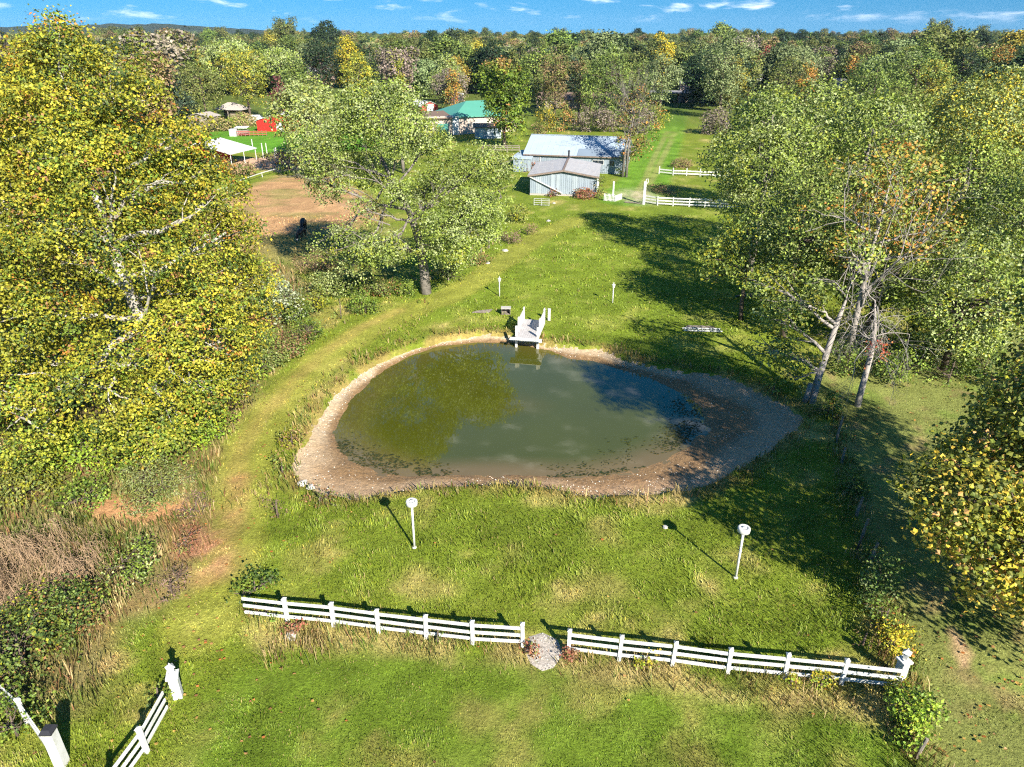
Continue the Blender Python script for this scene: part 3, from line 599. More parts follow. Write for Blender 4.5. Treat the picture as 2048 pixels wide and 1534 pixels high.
m = MB(); m.hexa(np.array([f(u, v, z) for z in (-.2, 2.5) for u, v in ((0, 0), (6, 0), (6, 4), (0, 4))])); m.build('wall', BLUE3, root); m = MB(); slab(m, f, [(-.3, -.3, 2.5), (6.3, -.3, 2.5), (6.3, 4.3, 2.9), (-.3, 4.3, 2.9)]); m.build('roof', SHINGB, root); m = MB(); m.box(f(1.4, -.03, 1), (.9, .06, 2), f.rot); m.build('door', WHITEP, root)
# ---- other houses and barns
gable_house('white_roofed_barn', 'red barn with a long white roof behind the green roofed house', 'barn', (-27.5, 230, 0), R(38), 6, 20, 2.2, 3.4, REDW_, WHITEP, doors=[(2, 2.4, 2.6)], doorm=WHITEP)
gable_house('red_outbuilding', 'small faded red outbuilding beside the utility pole', 'outbuilding', (-23.5, 275, 0), R(5), 6, 5, 2.2, 2.9, REDW_, WHITEP, doors=[(4, 2, 2.2)])
gable_house('red_barn', 'bright red barn with a white edged gable by the animal pen', 'barn', (-63.5, 187, 0), R(-6), 12, 14, 2.6, 4.3, REDP, WHITEP, doors=[(5.0, 1.8, 2.1)], wins=[(9.2, 1.0, 1.0, .8)], doorm=WHITEP)
f = Frame((-60.2, 137.0, 0), R(-12)); root = thing('white_canopy_barn', 'red run-in barn whose white roof spreads into an open canopy', 'barn', f(0, 0, 0))
m = MB(); c4 = [(0, 0), (4.6, 0), (4.6, 7), (0, 7)]; m.add([f(u, v, -.2) for u, v in c4] + [f(u, v, 2.5) for u, v in c4] + [f(2.3, 0, 3.7), f(2.3, 7, 3.7)], [(0, 1, 5, 4), (1, 2, 6, 5), (2, 3, 7, 6), (3, 0, 4, 7)], [(4, 5, 8), (6, 7, 9)]); m.build('wall', REDP, root)
m = MB(); slab(m, f, [(-.5, -.6, 2.45), (2.3, -.6, 3.9), (2.3, 7.8, 3.9), (-.5, 7.8, 2.45)]); m.build('roof', WHITEP, root)
m = MB(); slab(m, f, [(2.3, -.6, 3.9), (9.4, -.9, 2.25), (9.6, 8.0, 2.15), (2.3, 7.8, 3.9)], .1); m.build('canopy', WHITEP, root)
for u, v in ((9.2, -.6), (9.4, 3.5), (9.4, 7.6), (6.0, -.6)): m = MB(); m.tube([f(u, v, -.1), f(u, v, 2.2 + (9.3 - u) * .22)], .07); m.build('post', WHITEP, root)
m = MB(); m.box(f(2.3, -.04, 1.0), (1.6, .08, 2.0), f.rot); m.build('door', DOORD, root)
gable_house('grey_shed', 'weathered grey shed among tall dry weeds', 'shed', (-85.0, 198, 0), R(-14), 6, 5, 2.4, 3.2, WOODGREY, CONC, doors=[(2, 1.2, 1.9)])
f = Frame((-84, 214, 0), R(-10)); root = thing('open_shelter', 'open pole shelter with a pale grey hipped roof', 'shelter', f(0, 0, 0)); m = MB(); HR = [f(*q) for q in ((-.5, -.5, 2.6), (8.5, -.5, 2.6), (8.5, 5.5, 2.6), (-.5, 5.5, 2.6), (3, 2.5, 4.4), (5, 2.5, 4.4))]
m.add(HR, [(0, 1, 5, 4), (2, 3, 4, 5), (3, 2, 1, 0)], [(1, 2, 5), (3, 0, 4)]); m.build('roof', CONC, root)
for u, v in ((0, 0), (8, 0), (8, 5), (0, 5), (4, 0)): m = MB(); m.box(f(u, v, 1.3), (.2, .2, 2.6), f.rot); m.build('post', WOODGREY, root)
m = MB(); m.box(f(5.8, .9, 1.0), (3.6, .1, 1.9), f.rot); m.box(f(4, 4.9, 1.2), (7.6, .1, 2.3), f.rot); m.build('wall', TAN, root)
f = Frame((59.5, 268.5, 0), R(-9)); root = thing('brick_house', 'pale brick house with a flat dark carport at the end of the driveway', 'house', f(0, 0, 0))
m = MB(); m.hexa(np.array([f(u, v, z) for z in (-.2, 3.0) for u, v in ((-1, 0), (10, 0), (10, 8), (-1, 8))])); m.build('carport_wall', TAN, root); m = MB(); slab(m, f, [(-11, -.8, 3.3), (10.5, -.8, 3.3), (10.5, 8.4, 3.4), (-11, 8.4, 3.4)], .3); m.build('carport_roof', SHING, root)
for u in (-10.5, -6.5): m = MB(); m.box(f(u, -.3, 1.5), (.25, .25, 3.0), f.rot); m.build('post', WHITEP, root)
m = MB(); m.box(f(.9, -.05, 1.1), (1.6, .1, 2.2), f.rot); m.build('door', DOORD, root); window(f, 6, 1.2, 1.4, 1.0, root)
m = MB(); c4 = [(0, 10), (14, 10), (14, 22), (0, 22)]; m.add([f(u, v, -.2) for u, v in c4] + [f(u, v, 6.0) for u, v in c4] + [f(0, 16, 9.6), f(14, 16, 9.6)], [(0, 1, 5, 4), (1, 2, 6, 5), (2, 3, 7, 6), (3, 0, 4, 7)], [(5, 6, 9), (7, 4, 8)]); m.build('wall', BRICK, root)
m = MB(); slab(m, f, [(-.5, 9.5, 5.7), (14.5, 9.5, 5.7), (14.5, 16, 9.7), (-.5, 16, 9.7)]); slab(m, f, [(-.5, 16, 9.7), (14.5, 16, 9.7), (14.5, 22.5, 5.7), (-.5, 22.5, 5.7)]); m.build('roof', SHING, root)
gable_house('ranch_house', 'long low ranch house with a dark brown roof behind the barn', 'house', (8, 247, 0), R(-3), 32, 9, 2.7, 4.6, TAN, SHINGB, ridge='u', doors=[(13, 1.2, 2.1)], wins=[(5, 1, 1.6, 1.2), (19, 1, 1.6, 1.2), (26, 1, 1.6, 1.2)], chim=(20, 5, 5.1))
gable_house('grey_roofed_house', 'white house with a steep grey roof right of the tall pale tree', 'house', (125, 396, 0), R(20), 13, 12, 4, 8, WHITEP, SHING, wins=[(3.5, 1.3, 1.4, 1.3), (9, 1.3, 1.4, 1.3)], doors=[(6, 1.1, 2.2)])
gable_house('tan_house', 'tan house with a brown roof below the small orange tree', 'house', (163, 392, 0), R(-8), 22, 10, 3, 6, TAN, SHINGB, ridge='u', doors=[(9, 1.2, 2.1)], wins=[(4, 1, 1.6, 1.2), (15, 1, 1.6, 1.2)])
f = Frame((218, 540, 0), R(-10)); root = thing('white_greenhouse', 'small white arched greenhouse far beyond the tan house', 'greenhouse', f(0, 0, 0)); m = MB(); th = np.linspace(0, math.pi, 13); V = [f(6 - 6 * math.cos(a), v, 7 * math.sin(a)) for v in (0, 12) for a in th]
m.add(V, [(k, k + 1, 14 + k, 13 + k) for k in range(12)]); m.build('cover', WHITEP, root); m = MB(); m.add([f(6 - 6 * math.cos(a), 0, 7 * math.sin(a)) for a in th] + [f(6, 0, 0)], None, [(k + 1, k, 13) for k in range(12)]); m.build('end_wall', GLASS, root)
m = MB(); [m.tube([f(6 - 6.1 * math.cos(a), -.1, 7.1 * math.sin(a)) for a in th], .35, 6)]; m.bar(f(4, -.1, 0), f(4, -.1, 6.4), .3, .3); m.bar(f(8, -.1, 0), f(8, -.1, 6.4), .3, .3); m.build('end_frame', WHITEP, root)
gable_house('shingled_house', 'low grey shingled house half hidden by the large trees on the right', 'house', (128, 300, 0), R(12), 20, 10, 3, 6, TAN, SHING, ridge='u', doors=[(9, 1.2, 2.1)], wins=[(4, 1, 1.6, 1.2), (15, 1, 1.6, 1.2)])
gable_house('hidden_cottage', 'grey roofed cottage peeking out beside the dark round tree', 'house', (-108, 405, 0), R(-12), 14, 10, 4, 8, BRICK, SHING, ridge='u', wins=[(4, 1.3, 1.4, 1.3), (10, 1.3, 1.4, 1.3)])
# ================================================================== TREES AND SHRUBS
FM = 1.15
def nrm(a): return a / (np.linalg.norm(a, axis=-1, keepdims=True) + 1e-9)
LEAF_SHAPE = {'quad': [(-.5, 0), (0, -.36), (.5, 0), (0, .36)],
              'lobed': [(-.5, 0), (-.12, -.5), (.1, -.3), (.5, 0), (.1, .3), (-.12, .5)],
              'maple': [(-.5, 0), (-.35, -.28), (-.12, -.52), (0, -.26), (.28, -.36), (.55, 0), (.28, .36), (0, .26), (-.12, .52), (-.35, .28)],
              'blade': [(-.6, 0), (0, -.17), (.6, 0), (0, .17)]}
def leaves(rng, P, N, L, shape, fold=.16):
    """one folded leaf polygon at each point"""
    n = len(P); a = nrm(np.cross(N, rng.normal(size=(n, 3)))); b = np.cross(N, a); S = LEAF_SHAPE[shape]
    V = np.stack([P + L[:, None] * (u * a + v * b + fold * abs(v) * 1.6 * N) for u, v in S], 1)
    return V.reshape(-1, 3), np.arange(n * len(S)).reshape(n, len(S))
def pick(rng, pal, n):
    w = np.array([p[0] for p in pal], float); return np.array([p[1] for p in pal])[rng.choice(len(pal), n, p=w / w.sum())]
def clumps(rng, lumps, dens, under=.45, rough=.22):
    C, N, I = [], [], []
    Lc = np.array([l[:3] for l in lumps]); Lr = np.array([l[3] for l in lumps]); Lz = np.array([l[4] if len(l) > 4 else .85 for l in lumps])
    for k in range(len(lumps)):
        n = max(6, int(dens * 4 * math.pi * Lr[k] ** 2 * .8)); d = nrm(rng.normal(size=(n, 3)))
        d = d[(d[:, 2] > -.25) | (rng.random(n) < under)]; n = len(d); f = np.zeros(n)
        for _ in range(4): w = rng.normal(size=3) * 2.6; f += np.sin(d @ w + rng.uniform(0, 6.28))
        r = Lr[k] * (1 + rough * f / 2) * np.where(rng.random(n) < .78, rng.uniform(.82, 1.05, n), rng.uniform(.35, .85, n))
        p = Lc[k] + d * r[:, None] * np.array((1, 1, Lz[k])); keep = np.ones(n, bool)
        for q in range(len(lumps)):
            if q != k: e = (p - Lc[q]) / (Lr[q] * np.array((1, 1, Lz[q]))); keep &= ~((np.linalg.norm(e, axis=1) < .72) & (rng.random(n) < .85))
        C.append(p[keep]); N.append(d[keep]); I.append(np.full(keep.sum(), k))
    return np.vstack(C), np.vstack(N), np.concatenate(I)
def crown_mesh(name, rng, lumps, pal, leaf, dens, m, cs, shape='quad', rough=.22, under=.45, colfun=None, jit=.28, droop=0.0, thin=None, gap=1.7):
    C, N, I = clumps(rng, lumps, dens, under, rough)
    if gap: gn = .5 * (vnoise(C[:, 0] + .7 * C[:, 2], C[:, 1] - .5 * C[:, 2], gap, 5, 2) + vnoise(C[:, 0] - .6 * C[:, 1], C[:, 2] + .3 * C[:, 1], gap, 6, 2)); k = rng.random(len(C)) < .12 + .88 * sstep(.36, .53, gn); C, N, I = C[k], N[k], I[k]
    if thin is not None: k = rng.random(len(C)) < thin(C); C, N, I = C[k], N[k], I[k]
    K = len(C); lumpv = rng.uniform(.82, 1.18, len(lumps)); cc = pick(rng, pal, K) * (lumpv[I] * rng.uniform(.8, 1.2, K))[:, None]
    if colfun is not None: cc = colfun(C, cc, rng)
    idx = np.repeat(np.arange(K), m); n = len(idx); g = rng.normal(size=(n, 3)) * cs * rng.uniform(.6, 1.3, K)[idx][:, None]
    g -= N[idx] * (g * N[idx]).sum(1)[:, None] * .35; g[:, 2] *= .75; g[:, 2] -= droop * np.abs(rng.normal(size=n))
    P = C[idx] + g; nn = nrm(N[idx] * .65 + np.array((0, 0, .45)) + rng.normal(size=(n, 3)) * .58)
    V, F = leaves(rng, P, nn, leaf * rng.uniform(.65, 1.3, n), shape); col = cc[idx] * rng.uniform(1 - jit, 1 + jit, (n, 1))
    alt = rng.random(n) < .09; col[alt] = pick(rng, pal, int(alt.sum())) * rng.uniform(.8, 1.2, (int(alt.sum()), 1))
    return np_mesh(name, V, F, np.clip(col * FM, 0, .8)), C, I
def curve(a, b, rng, n=6, sag=.12):
    a = np.asarray(a, float); b = np.asarray(b, float); t = np.linspace(0, 1, n)[:, None]; L = np.linalg.norm(b - a)
    off = rng.normal(size=3) * L * sag; off[2] = -abs(off[2]) * .3 + L * .06; p = a + (b - a) * t + off * (4 * t * (1 - t)) * .6
    p[1:-1] += rng.normal(size=(n - 2, 3)) * L * .025; return p
def limbs_mesh(mb, rng, trunk, tr, lumps, C, I, per=5, lr=.5, twig=.02, sides=6):
    trunk = np.asarray(trunk, float); tt = np.linspace(0, 1, 24); k = np.linspace(0, 1, len(trunk)); T = np.stack([np.interp(tt, k, trunk[:, i]) for i in range(3)], 1); RR = np.interp(tt, k, tr)
    mb.tube(trunk, tr, 9)
    for q, l in enumerate(lumps):
        c = np.array(l[:3]); d = np.linalg.norm((T - c) * (1, 1, .6), axis=1) + np.where(T[:, 2] > c[2] - .3 * np.linalg.norm(T[:, :2] - c[:2], axis=1), 3.0, 0) + (tt < .25) * 5
        s = int(d.argmin()); ln = np.linalg.norm(c - T[s])
        if ln < .5: continue
        r0 = min(RR[s] * .75, .05 + ln * .022) * lr * 2; p = curve(T[s], c, rng, 7); mb.tube(p, np.linspace(r0, r0 * .35, 7), sides)
        w = np.where(I == q)[0]
        if len(w):
            for e in rng.choice(w, min(per, len(w)), replace=False):
                st = p[rng.integers(2, 7)]; mb.tube(curve(st, C[e], rng, 5), np.linspace(r0 * .38, twig, 5), 3 if r0 < .2 else 4, False)
def tree(name, label, cat, base, trunk, tr, lumps, pal, bark, leaf=.22, dens=3.0, m=12, cs=.45, shape='quad', group=None, seed=1, per=5, lr=.5, mat=None, parts=('trunk', 'crown'), bare=None, **kw):
    rng = np.random.default_rng(seed); root = thing(name, label, cat, base, group)
    me, C, I = crown_mesh(parts[1], rng, lumps, pal, leaf, dens, m, cs, shape, **kw)
    o = np.asarray(base, float)
    me.transform(Matrix.Translation(-Vector(o))); link(parts[1], me, mat or LEAF, root)
    mb = MB(); limbs_mesh(mb, rng, trunk, tr, lumps, C, I, per, lr)
    if bare: bare(mb, rng)
    mb.build(parts[0], bark, root, True); return root
def bare_branch(mb, rng, p, d, L, r, depth, spread=.55, up=.12, kids=3):
    n = 5; pts = [np.array(p, float)]; dd = nrm(np.array(d, float))
    for k in range(n): dd = nrm(dd + rng.normal(size=3) * .14 + np.array((0, 0, up * .3))); pts.append(pts[-1] + dd * L / n)
    mb.tube(pts, np.linspace(r, r * .45, n + 1), 6 if r > .05 else 4, False)
    if depth > 0:
        for k in range(kids):
            s = rng.integers(2, n + 1); e = nrm(dd + rng.normal(size=3) * spread + np.array((0, 0, up))); bare_branch(mb, rng, pts[s], e, L * rng.uniform(.5, .8), r * .5, depth - 1, spread, up, kids)
def c_(r, g, b): return np.array((r, g, b))
# leaf colours
YG, GR, DG, OR, BR, YE = c_(.30, .30, .022), c_(.13, .19, .022), c_(.05, .085, .018), c_(.42, .17, .03), c_(.22, .11, .04), c_(.46, .36, .03)
SILV, LG, MG, OLV = c_(.29, .335, .135), c_(.225, .29, .05), c_(.115, .16, .032), c_(.165, .18, .042)
SYC = [(6, c_(.285, .265, .024)), (4.5, c_(.20, .215, .020)), (2.5, GR), (2.6, c_(.06, .095, .018)), (.22, OR), (.5, BR), (.9, YE)]
MAPLE = [(5, LG), (3.5, SILV), (3, MG), (1, c_(.25, .27, .03))]
BARK_S = M('sycamore_bark', (.42, .395, .35), .8, .15, 2, .2, dirt=(.22, .18, .13), dirt_amt=.6, dscale=1.2)
BARK_G = M('grey_bark', (.19, .17, .15), .95, .3, 3, .1, bump=.6, bscale=6); BARK_B = M('brown_bark', (.13, .10, .08), .95, .3, 3, .1, bump=.5, bscale=6)
BARK_W = M('bleached_bark', (.32, .29, .265), .9, .25, 2, .15, dirt=(.2, .17, .15), dirt_amt=.5)
# ---- the big sycamore on the left
b0 = np.array((-21.6, 39.6, 0.))
SL = [(-23.6,40.5,20.6,2.6),(-20.8,41,19.3,2.2),(-26.5,39.5,18.2,3.2),(-22.5,38.5,16.6,4.0),(-20.2,41,14.2,2.8),(-27,37,13.5,4.3),(-22,37,11.8,4.6),(-18.0,39.5,9.6,3.0),(-29,38.5,14,3.8),(-25,34.5,9,4.2),(-19,37,7.2,3.6),(-16.8,39,5.8,2.6),(-28.5,34.5,6.5,4.0),(-21.5,33.8,5,3.4),(-25.5,32.6,3.8,3.0),(-17.9,36.2,3.6,2.3),(-19.2,33.8,2.5,2.2),(-16.9,41.2,8,2.6),(-22.3,43.5,15,3.0),(-24,43,10,4.0)] + [(*at_y(x, y, 39.5), r) for x, y, r in ((400, 345, 1.4), (428, 395, 1.5), (452, 465, 1.7), (368, 278, 1.4))]
rngs = np.random.default_rng(77)
def syc_col(C, cc, rng):
    t = sstep(9, 17, C[:, 2])[:, None] * sstep(-22, -27, C[:, 0])[:, None]; cc = cc + (YE * rng.uniform(.7, 1.1, (len(C), 1)) - cc) * t * .35
    lo = sstep(5, 1.5, C[:, 2])[:, None]; return cc + (c_(.15, .22, .025) * rng.uniform(.7, 1.3, (len(C), 1)) - cc) * lo * .55
SGAP = np.array([(x - .05 * d * x / 20, y - d, z + .30 * d) for x, y, z in ((-21.4, 38.9, 5), (-21.35, 38.6, 6.2), (-21.5, 38.5, 7.5), (-21.7, 38.4, 8.8), (-22, 38.5, 10.5), (-20.2, 37.6, 8.4), (-19.2, 37, 9.3), (-22.9, 37.6, 9.8)) for d in (.6, 1.7, 2.8, 3.9, 5.0)] + [(-20.3, 36.2, 8.2), (-20.4, 36.3, 9.6), (-20.2, 35.8, 6.8), (-19.6, 36, 7.2), (-21.6, 35.8, 9.4), (-22.5, 35.6, 10.5), (-24, 33, 4.6), (-20.6, 37, 11)])
def syc_thin(C): d = np.linalg.norm(C[:, None] - SGAP[None], axis=2).min(1); return np.where(d < .85, .12, 1.0) * np.where(vnoise(C[:, 0] + C[:, 1] * .6, C[:, 2], 2.0, 19) < .33, .35, 1)
def syc_bare(mb, rng):
    for p, d, L, r in (((-21.3, 38, 7), (.9, -.5, .8), 4.2, .12), ((-21.9, 38.5, 9), (-.9, -.5, .9), 4.5, .12), ((-22, 38.6, 11), (-.3, -.5, 1), 3.6, .10), ((-21.9, 38.5, 12), (.6, -.3, 1), 3.6, .10), ((-23, 36, 4), (-1, -.3, .35), 4, .1), ((-20.5, 37.5, 5), (.8, -.5, .15), 3, .09)): bare_branch(mb, rng, p, d, L, r, 1, .5, .15, 3)
tree('sycamore', 'huge yellow green sycamore with white upper limbs filling the left side', 'tree', b0, [b0 + (0, 0, -.3), (-21.5, 39.3, 3), (-21.3, 38.6, 6), (-21.8, 38.4, 9.5), (-22.4, 38.8, 14), (-23, 39.8, 19)], [.55, .45, .38, .32, .22, .08], SL, SYC, BARK_S, .165, 4.8, 27, .36, 'quad', seed=3, jit=.42, gap=0, colfun=syc_col, bare=syc_bare, per=6, rough=.34, thin=syc_thin)
b1 = np.array((-32.5, 40, 0.)); SL2 = [(-30.8,42,16.8,3.4),(-33,39,14,4.2),(-30.5,37,11,3.6),(-34,36,9,4.2),(-31,33.5,7.5,3.4),(-30.5,31.5,4.2,3.0),(-34.5,33,4.5,3.5),(-35,41,18,3.2)]
tree('sycamore', 'yellower sycamore cut off by the left edge, behind the big one', 'tree', b1, [b1, b1 + (.3, -.3, 6), b1 + (.6, -.2, 12), b1 + (.5, 1, 17)], [.45, .36, .25, .08], SL2, [(3, YE), (5, YG), (3, GR), (.6, OR)], BARK_S, .175, 3.4, 24, .38, 'quad', seed=5, rough=.34, jit=.4, gap=0)
# ---- the silver maple in the middle
b2 = np.array((*G(852, 587)[:2], 0.)); ML = []
for cx, cy, rp, off in ((730,220,62,2),(795,205,52,1),(800,270,62,-1),(700,285,66,1),(628,300,50,1),(655,365,55,0),(735,345,50,3),(858,290,50,2),(905,355,58,1),(970,335,55,1),(1003,395,42,1),(945,415,60,-2),(885,455,58,-3),(690,478,55,-3),(755,505,52,-4),(815,490,46,-4),(705,530,38,-3),(900,505,48,-3),(960,470,40,-1),(650,505,30,-2),(845,385,40,4),(800,385,34,-2),(735,420,38,-2)):
    p = at_y(cx, cy, b2[1] + off); ML.append((*p, rp / 24.0, .8))
def map_bare(mb, rng):
    for p, d, L, r in ((at_y(800, 400, 63.5), (-.9, -.2, .8), 5, .12), (at_y(760, 330, 64), (.1, -.2, 1), 4, .09), (at_y(700, 350, 63), (-.9, -.2, .2), 4, .08), (at_y(830, 440, 63.5), (.6, -.4, .9), 3.5, .07), (at_y(870, 500, 63), (1, -.5, .5), 4, .1), (at_y(780, 450, 62.5), (-1, -.5, .3), 4.5, .1)): bare_branch(mb, rng, p, d, L * .8, r * .7, 3, .5, .15, 3)
tree('silver_maple', 'broad silver maple with a leaning forked trunk at the centre of the lawn edge', 'tree', b2, [b2 + (0, 0, -.3), at_y(848, 540, 64), at_y(838, 480, 63.8), at_y(820, 425, 63.8), at_y(790, 370, 64), at_y(755, 300, 65), at_y(735, 240, 66)], [.56, .44, .37, .30, .20, .12, .05], ML, MAPLE, BARK_G, .19, 4.2, 23, .40, seed=7, bare=map_bare, per=7, lr=.42, gap=2.5, rough=.32)
# ---- generic shapes
def auto_lumps(rng, b, h, r, zb, kind='round', n=11):
    out = []; H = h - zb
    if kind == 'cone':
        for k in range(n):
            t = (k + .3) / n; z = zb + H * t * .93; rr = r * (1 - t) * .62; a = rng.uniform(0, 6.28)
            for q in range(3 if t < .7 else 1): out.append((b[0] + rr * math.cos(a + q * 2.1), b[1] + rr * math.sin(a + q * 2.1), z, max(r * (1 - t) * .55, r * .16), .55))
    elif kind == 'vase':
        for k in range(n):
            t = k / (n - 1); a = k * 2.4; rr = r * (.25 + .5 * t) * (.4 + .6 * rng.random()); out.append((b[0] + rr * math.cos(a), b[1] + rr * math.sin(a), zb + H * (.2 + .68 * t), r * rng.uniform(.34, .46), .9))
    else:
        zc = zb + H * .5
        for k in range(n):
            d = nrm(rng.normal(size=3)); d[2] = d[2] * .8 + .12; s = rng.uniform(.75, 1.0)
            lr = r * rng.uniform(.36, .5); out.append((b[0] + d[0] * (r - lr) * s, b[1] + d[1] * (r - lr) * s, zc + d[2] * max(H / 2 - lr * .8, .1) * s, lr, .85))
        out.append((b[0], b[1], h - r * .36, r * .4, .85)); out.append((b[0], b[1], zc, r * .62, .9)); out.append((b[0], b[1], zb + r * .3, r * .5, .8))
    return out
def simple_tree(name, label, b, h, r, pal, bark=None, kind='round', seed=1, leaf=.3, dens=2.0, m=10, cs=.5, zb=None, group=None, n=11, cat='tree', lean=(0, 0), lr=.5, per=4, **kw):
    rng = np.random.default_rng(seed); zb = h * .18 if zb is None else zb; L = auto_lumps(rng, np.array(b) + (lean[0] * .6, lean[1] * .6, 0), h, r, zb, kind, n); b = np.asarray(b, float)
    tp = b + (lean[0], lean[1], h * .86); mid = b + (lean[0] * .35 + rng.normal() * .2, lean[1] * .35, h * .42); r0 = .10 + h * .018
    return tree(name, label, cat, b, [b + (0, 0, -.3), (b + mid) / 2, mid, (mid + tp) / 2, tp], [r0, r0 * .8, r0 * .65, r0 * .4, .04], L, pal, bark or BARK_B, leaf, dens, m, cs, seed=seed + 100, group=group, per=per, lr=lr, **kw)
# ---- right hand grove
WIL = [(4, c_(.24, .27, .055)), (3, SILV), (3, c_(.14, .18, .04)), (1, YG)]
GRV = 'trees of the grove right of the pond'
simple_tree('silver_maple', 'tall silver green maple at the front corner of the right grove beside the lawn', (24.5, 71, 0), 18, 6.4, MAPLE, BARK_G, seed=11, leaf=0.256, dens=2.3, m=17, cs=.55, zb=3.0, n=15, group=GRV)
simple_tree('silver_maple', 'silver green maple shading the far white fence, just right of the front corner tree', (33.5, 69.5, 0), 17.3, 6.4, MAPLE, BARK_G, seed=12, leaf=0.272, dens=2.1, m=17, cs=.6, zb=3, n=13, group=GRV)
simple_tree('green_tree', 'green tree deep in the grove behind the orange tinted tree', (41, 66, 0), 14.5, 6.5, [(4, LG), (4, MG), (2, OLV), (1, YG)], BARK_G, seed=13, leaf=0.240, dens=2.2, m=17, cs=.55, zb=2, n=13, group=GRV)
simple_tree('yellowing_tree', 'big yellow green tree with gold patches at the upper right', (47, 73, 0), 19.0, 8.2, WIL + [(2.2, YE), (1, c_(.42, .30, .03))], BARK_G, seed=14, leaf=0.264, dens=2.2, m=17, cs=.6, zb=3, n=16, group=GRV)
simple_tree('green_tree', 'pale green tree at the right edge below the yellowing one', (41.5, 56, 0), 14.5, 6.2, [(4, LG), (3, SILV), (3, MG)], BARK_G, seed=15, leaf=0.224, dens=2.4, m=17, cs=.5, zb=1.5, n=14, group=GRV)
simple_tree('green_tree', 'bushy green tree behind the dead tree with shade under it', (27.5, 51.5, 0), 11, 5.0, [(4, MG), (3, LG), (2, OLV), (1, SILV)], BARK_B, seed=16, leaf=0.208, dens=2.8, m=17, cs=.45, zb=2.2, n=12, group=GRV)
simple_tree('green_tree', 'light green tree hanging over the mown lawn at the right edge', (31.5, 47.0, 0), 10.2, 5.4, [(4, LG), (4, SILV), (3, MG), (1, YG)], BARK_B, seed=17, leaf=0.208, dens=2.8, m=17, cs=.45, zb=1.0, n=13, group=GRV)
simple_tree('green_tree', 'dark green tree between the lawn corner and the leaning trunks', (25, 60, 0), 12.5, 4.6, [(4, MG), (3, OLV), (2, LG), (1, SILV)], BARK_B, seed=18, leaf=0.216, dens=2.5, m=17, cs=.48, zb=.8, n=14, group=GRV)
simple_tree('green_tree', 'green tree on the lawn edge just right of the slim walnut', (21.8, 53, 0), 11.5, 3.7, [(4, MG), (4, LG), (2, OLV), (1, SILV)], BARK_B, seed=22, leaf=.22, dens=2.6, m=16, cs=.45, zb=1.6, n=13, group=GRV)
simple_tree('silver_maple', 'silvery tree in the middle of the grove above the orange crown', (37, 92, 0), 17.5, 7, MAPLE, BARK_G, seed=19, leaf=0.288, dens=1.9, m=15, cs=.6, zb=2.5, n=12, group=GRV)
simple_tree('green_tree', 'green tree at the back of the grove beside the parked cars', (53, 104, 0), 16, 7.5, [(4, OLV), (3, LG), (2, MG)], BARK_B, seed=20, leaf=0.304, dens=1.8, m=15, cs=.65, zb=2, n=12, group=GRV)
simple_tree('yellowing_tree', 'willowy yellow green tree near the right edge behind the big gold patched one', (63, 96, 0), 18.5, 8, WIL + [(1, YE)], BARK_G, seed=21, leaf=0.304, dens=1.9, m=15, cs=.65, zb=2, n=13, group=GRV)
AO = np.array((-4.2, 2.0, .3))
def orange_bare(mb, rng):
    for p, d, L in (((29.5, 46.5, 4), (-.5, -.4, 1), 7), ((29.6, 46.5, 5), (.4, -.3, 1), 6.5), ((29.3, 46.3, 5), (-.1, -.7, 1), 6), ((29.3, 46.3, 6), (-.8, -.2, .9), 5)): bare_branch(mb, rng, np.array(p) + AO, d, L * .8, .085, 3, .5, .25, 3)
OL = [(28, 48, 12.8, 2.2), (30.5, 47.5, 13.5, 2.4), (32.5, 48, 12, 2.2), (29, 46.5, 10.6, 2.0), (26.5, 47.5, 10.5, 2.0), (33, 47, 9.5, 2.0), (30.8, 49, 11, 2.6), (31, 45.5, 8, 1.6), (27.4, 46, 8.3, 1.6)]; OL = [(*(np.array(l[:3]) + AO), l[3]) for l in OL]
tree('autumn_ash', 'orange and yellow tinted tree with bare grey branches in the right grove', 'tree', np.array((29.5, 47, 0)) + AO, [np.array(q) + AO for q in ((29.5, 47, -.3), (29.4, 46.8, 3), (29.3, 46.6, 6), (29.6, 47, 10), (30, 47.5, 13))], [.26, .22, .17, .1, .04], OL, [(3, c_(.36, .21, .035)), (3, c_(.24, .22, .03)), (3, OLV), (1.5, OR), (2, LG)], BARK_W, .24, 1.9, 11, .5, seed=33, bare=orange_bare, per=7, group=GRV)
# leaning white trunks at the pond corner
b3 = P3 = np.array((*G(1622, 806)[:2], 0.)); tp = at_y(1692, 600, 44.5); LL = [(*at_y(1560, 640, 44), 1.7), (*at_y(1530, 700, 43.5), 1.4), (*at_y(1580, 715, 42.8), 1.5), (*at_y(1600, 600, 44.5), 1.7), (*at_y(1545, 575, 45), 1.5), (*at_y(1660, 560, 45.5), 1.8), (*at_y(1590, 760, 42.5), 1.0), (*at_y(1715, 510, 46), 1.8)]
def lean_bare(mb, rng):
    mb.tube([b3 + (-.35, .2, -.2), b3 + (-.3, .1, .7), b3 + (-.25, .1, 1.4)], [.2, .17, .15], 8)
    for q in ((1668, 660), (1680, 620), (1690, 600)): bare_branch(mb, rng, at_y(*q, 44), (.5, -.5, .6), 2.6, .045, 2, .6, .1, 3)
tree('leaning_tree', 'leaning pale trunk at the pond corner with green foliage on its left', 'tree', b3, [b3 + (0, 0, -.3), at_y(1640, 745, 42.6), at_y(1662, 680, 43.4), at_y(1680, 630, 44), tp], [.27, .23, .19, .15, .07], LL, [(4, LG), (3, YG * .8), (3, MG), (1, SILV)], BARK_W, .22, 3.0, 12, .42, seed=35, bare=lean_bare, per=6)
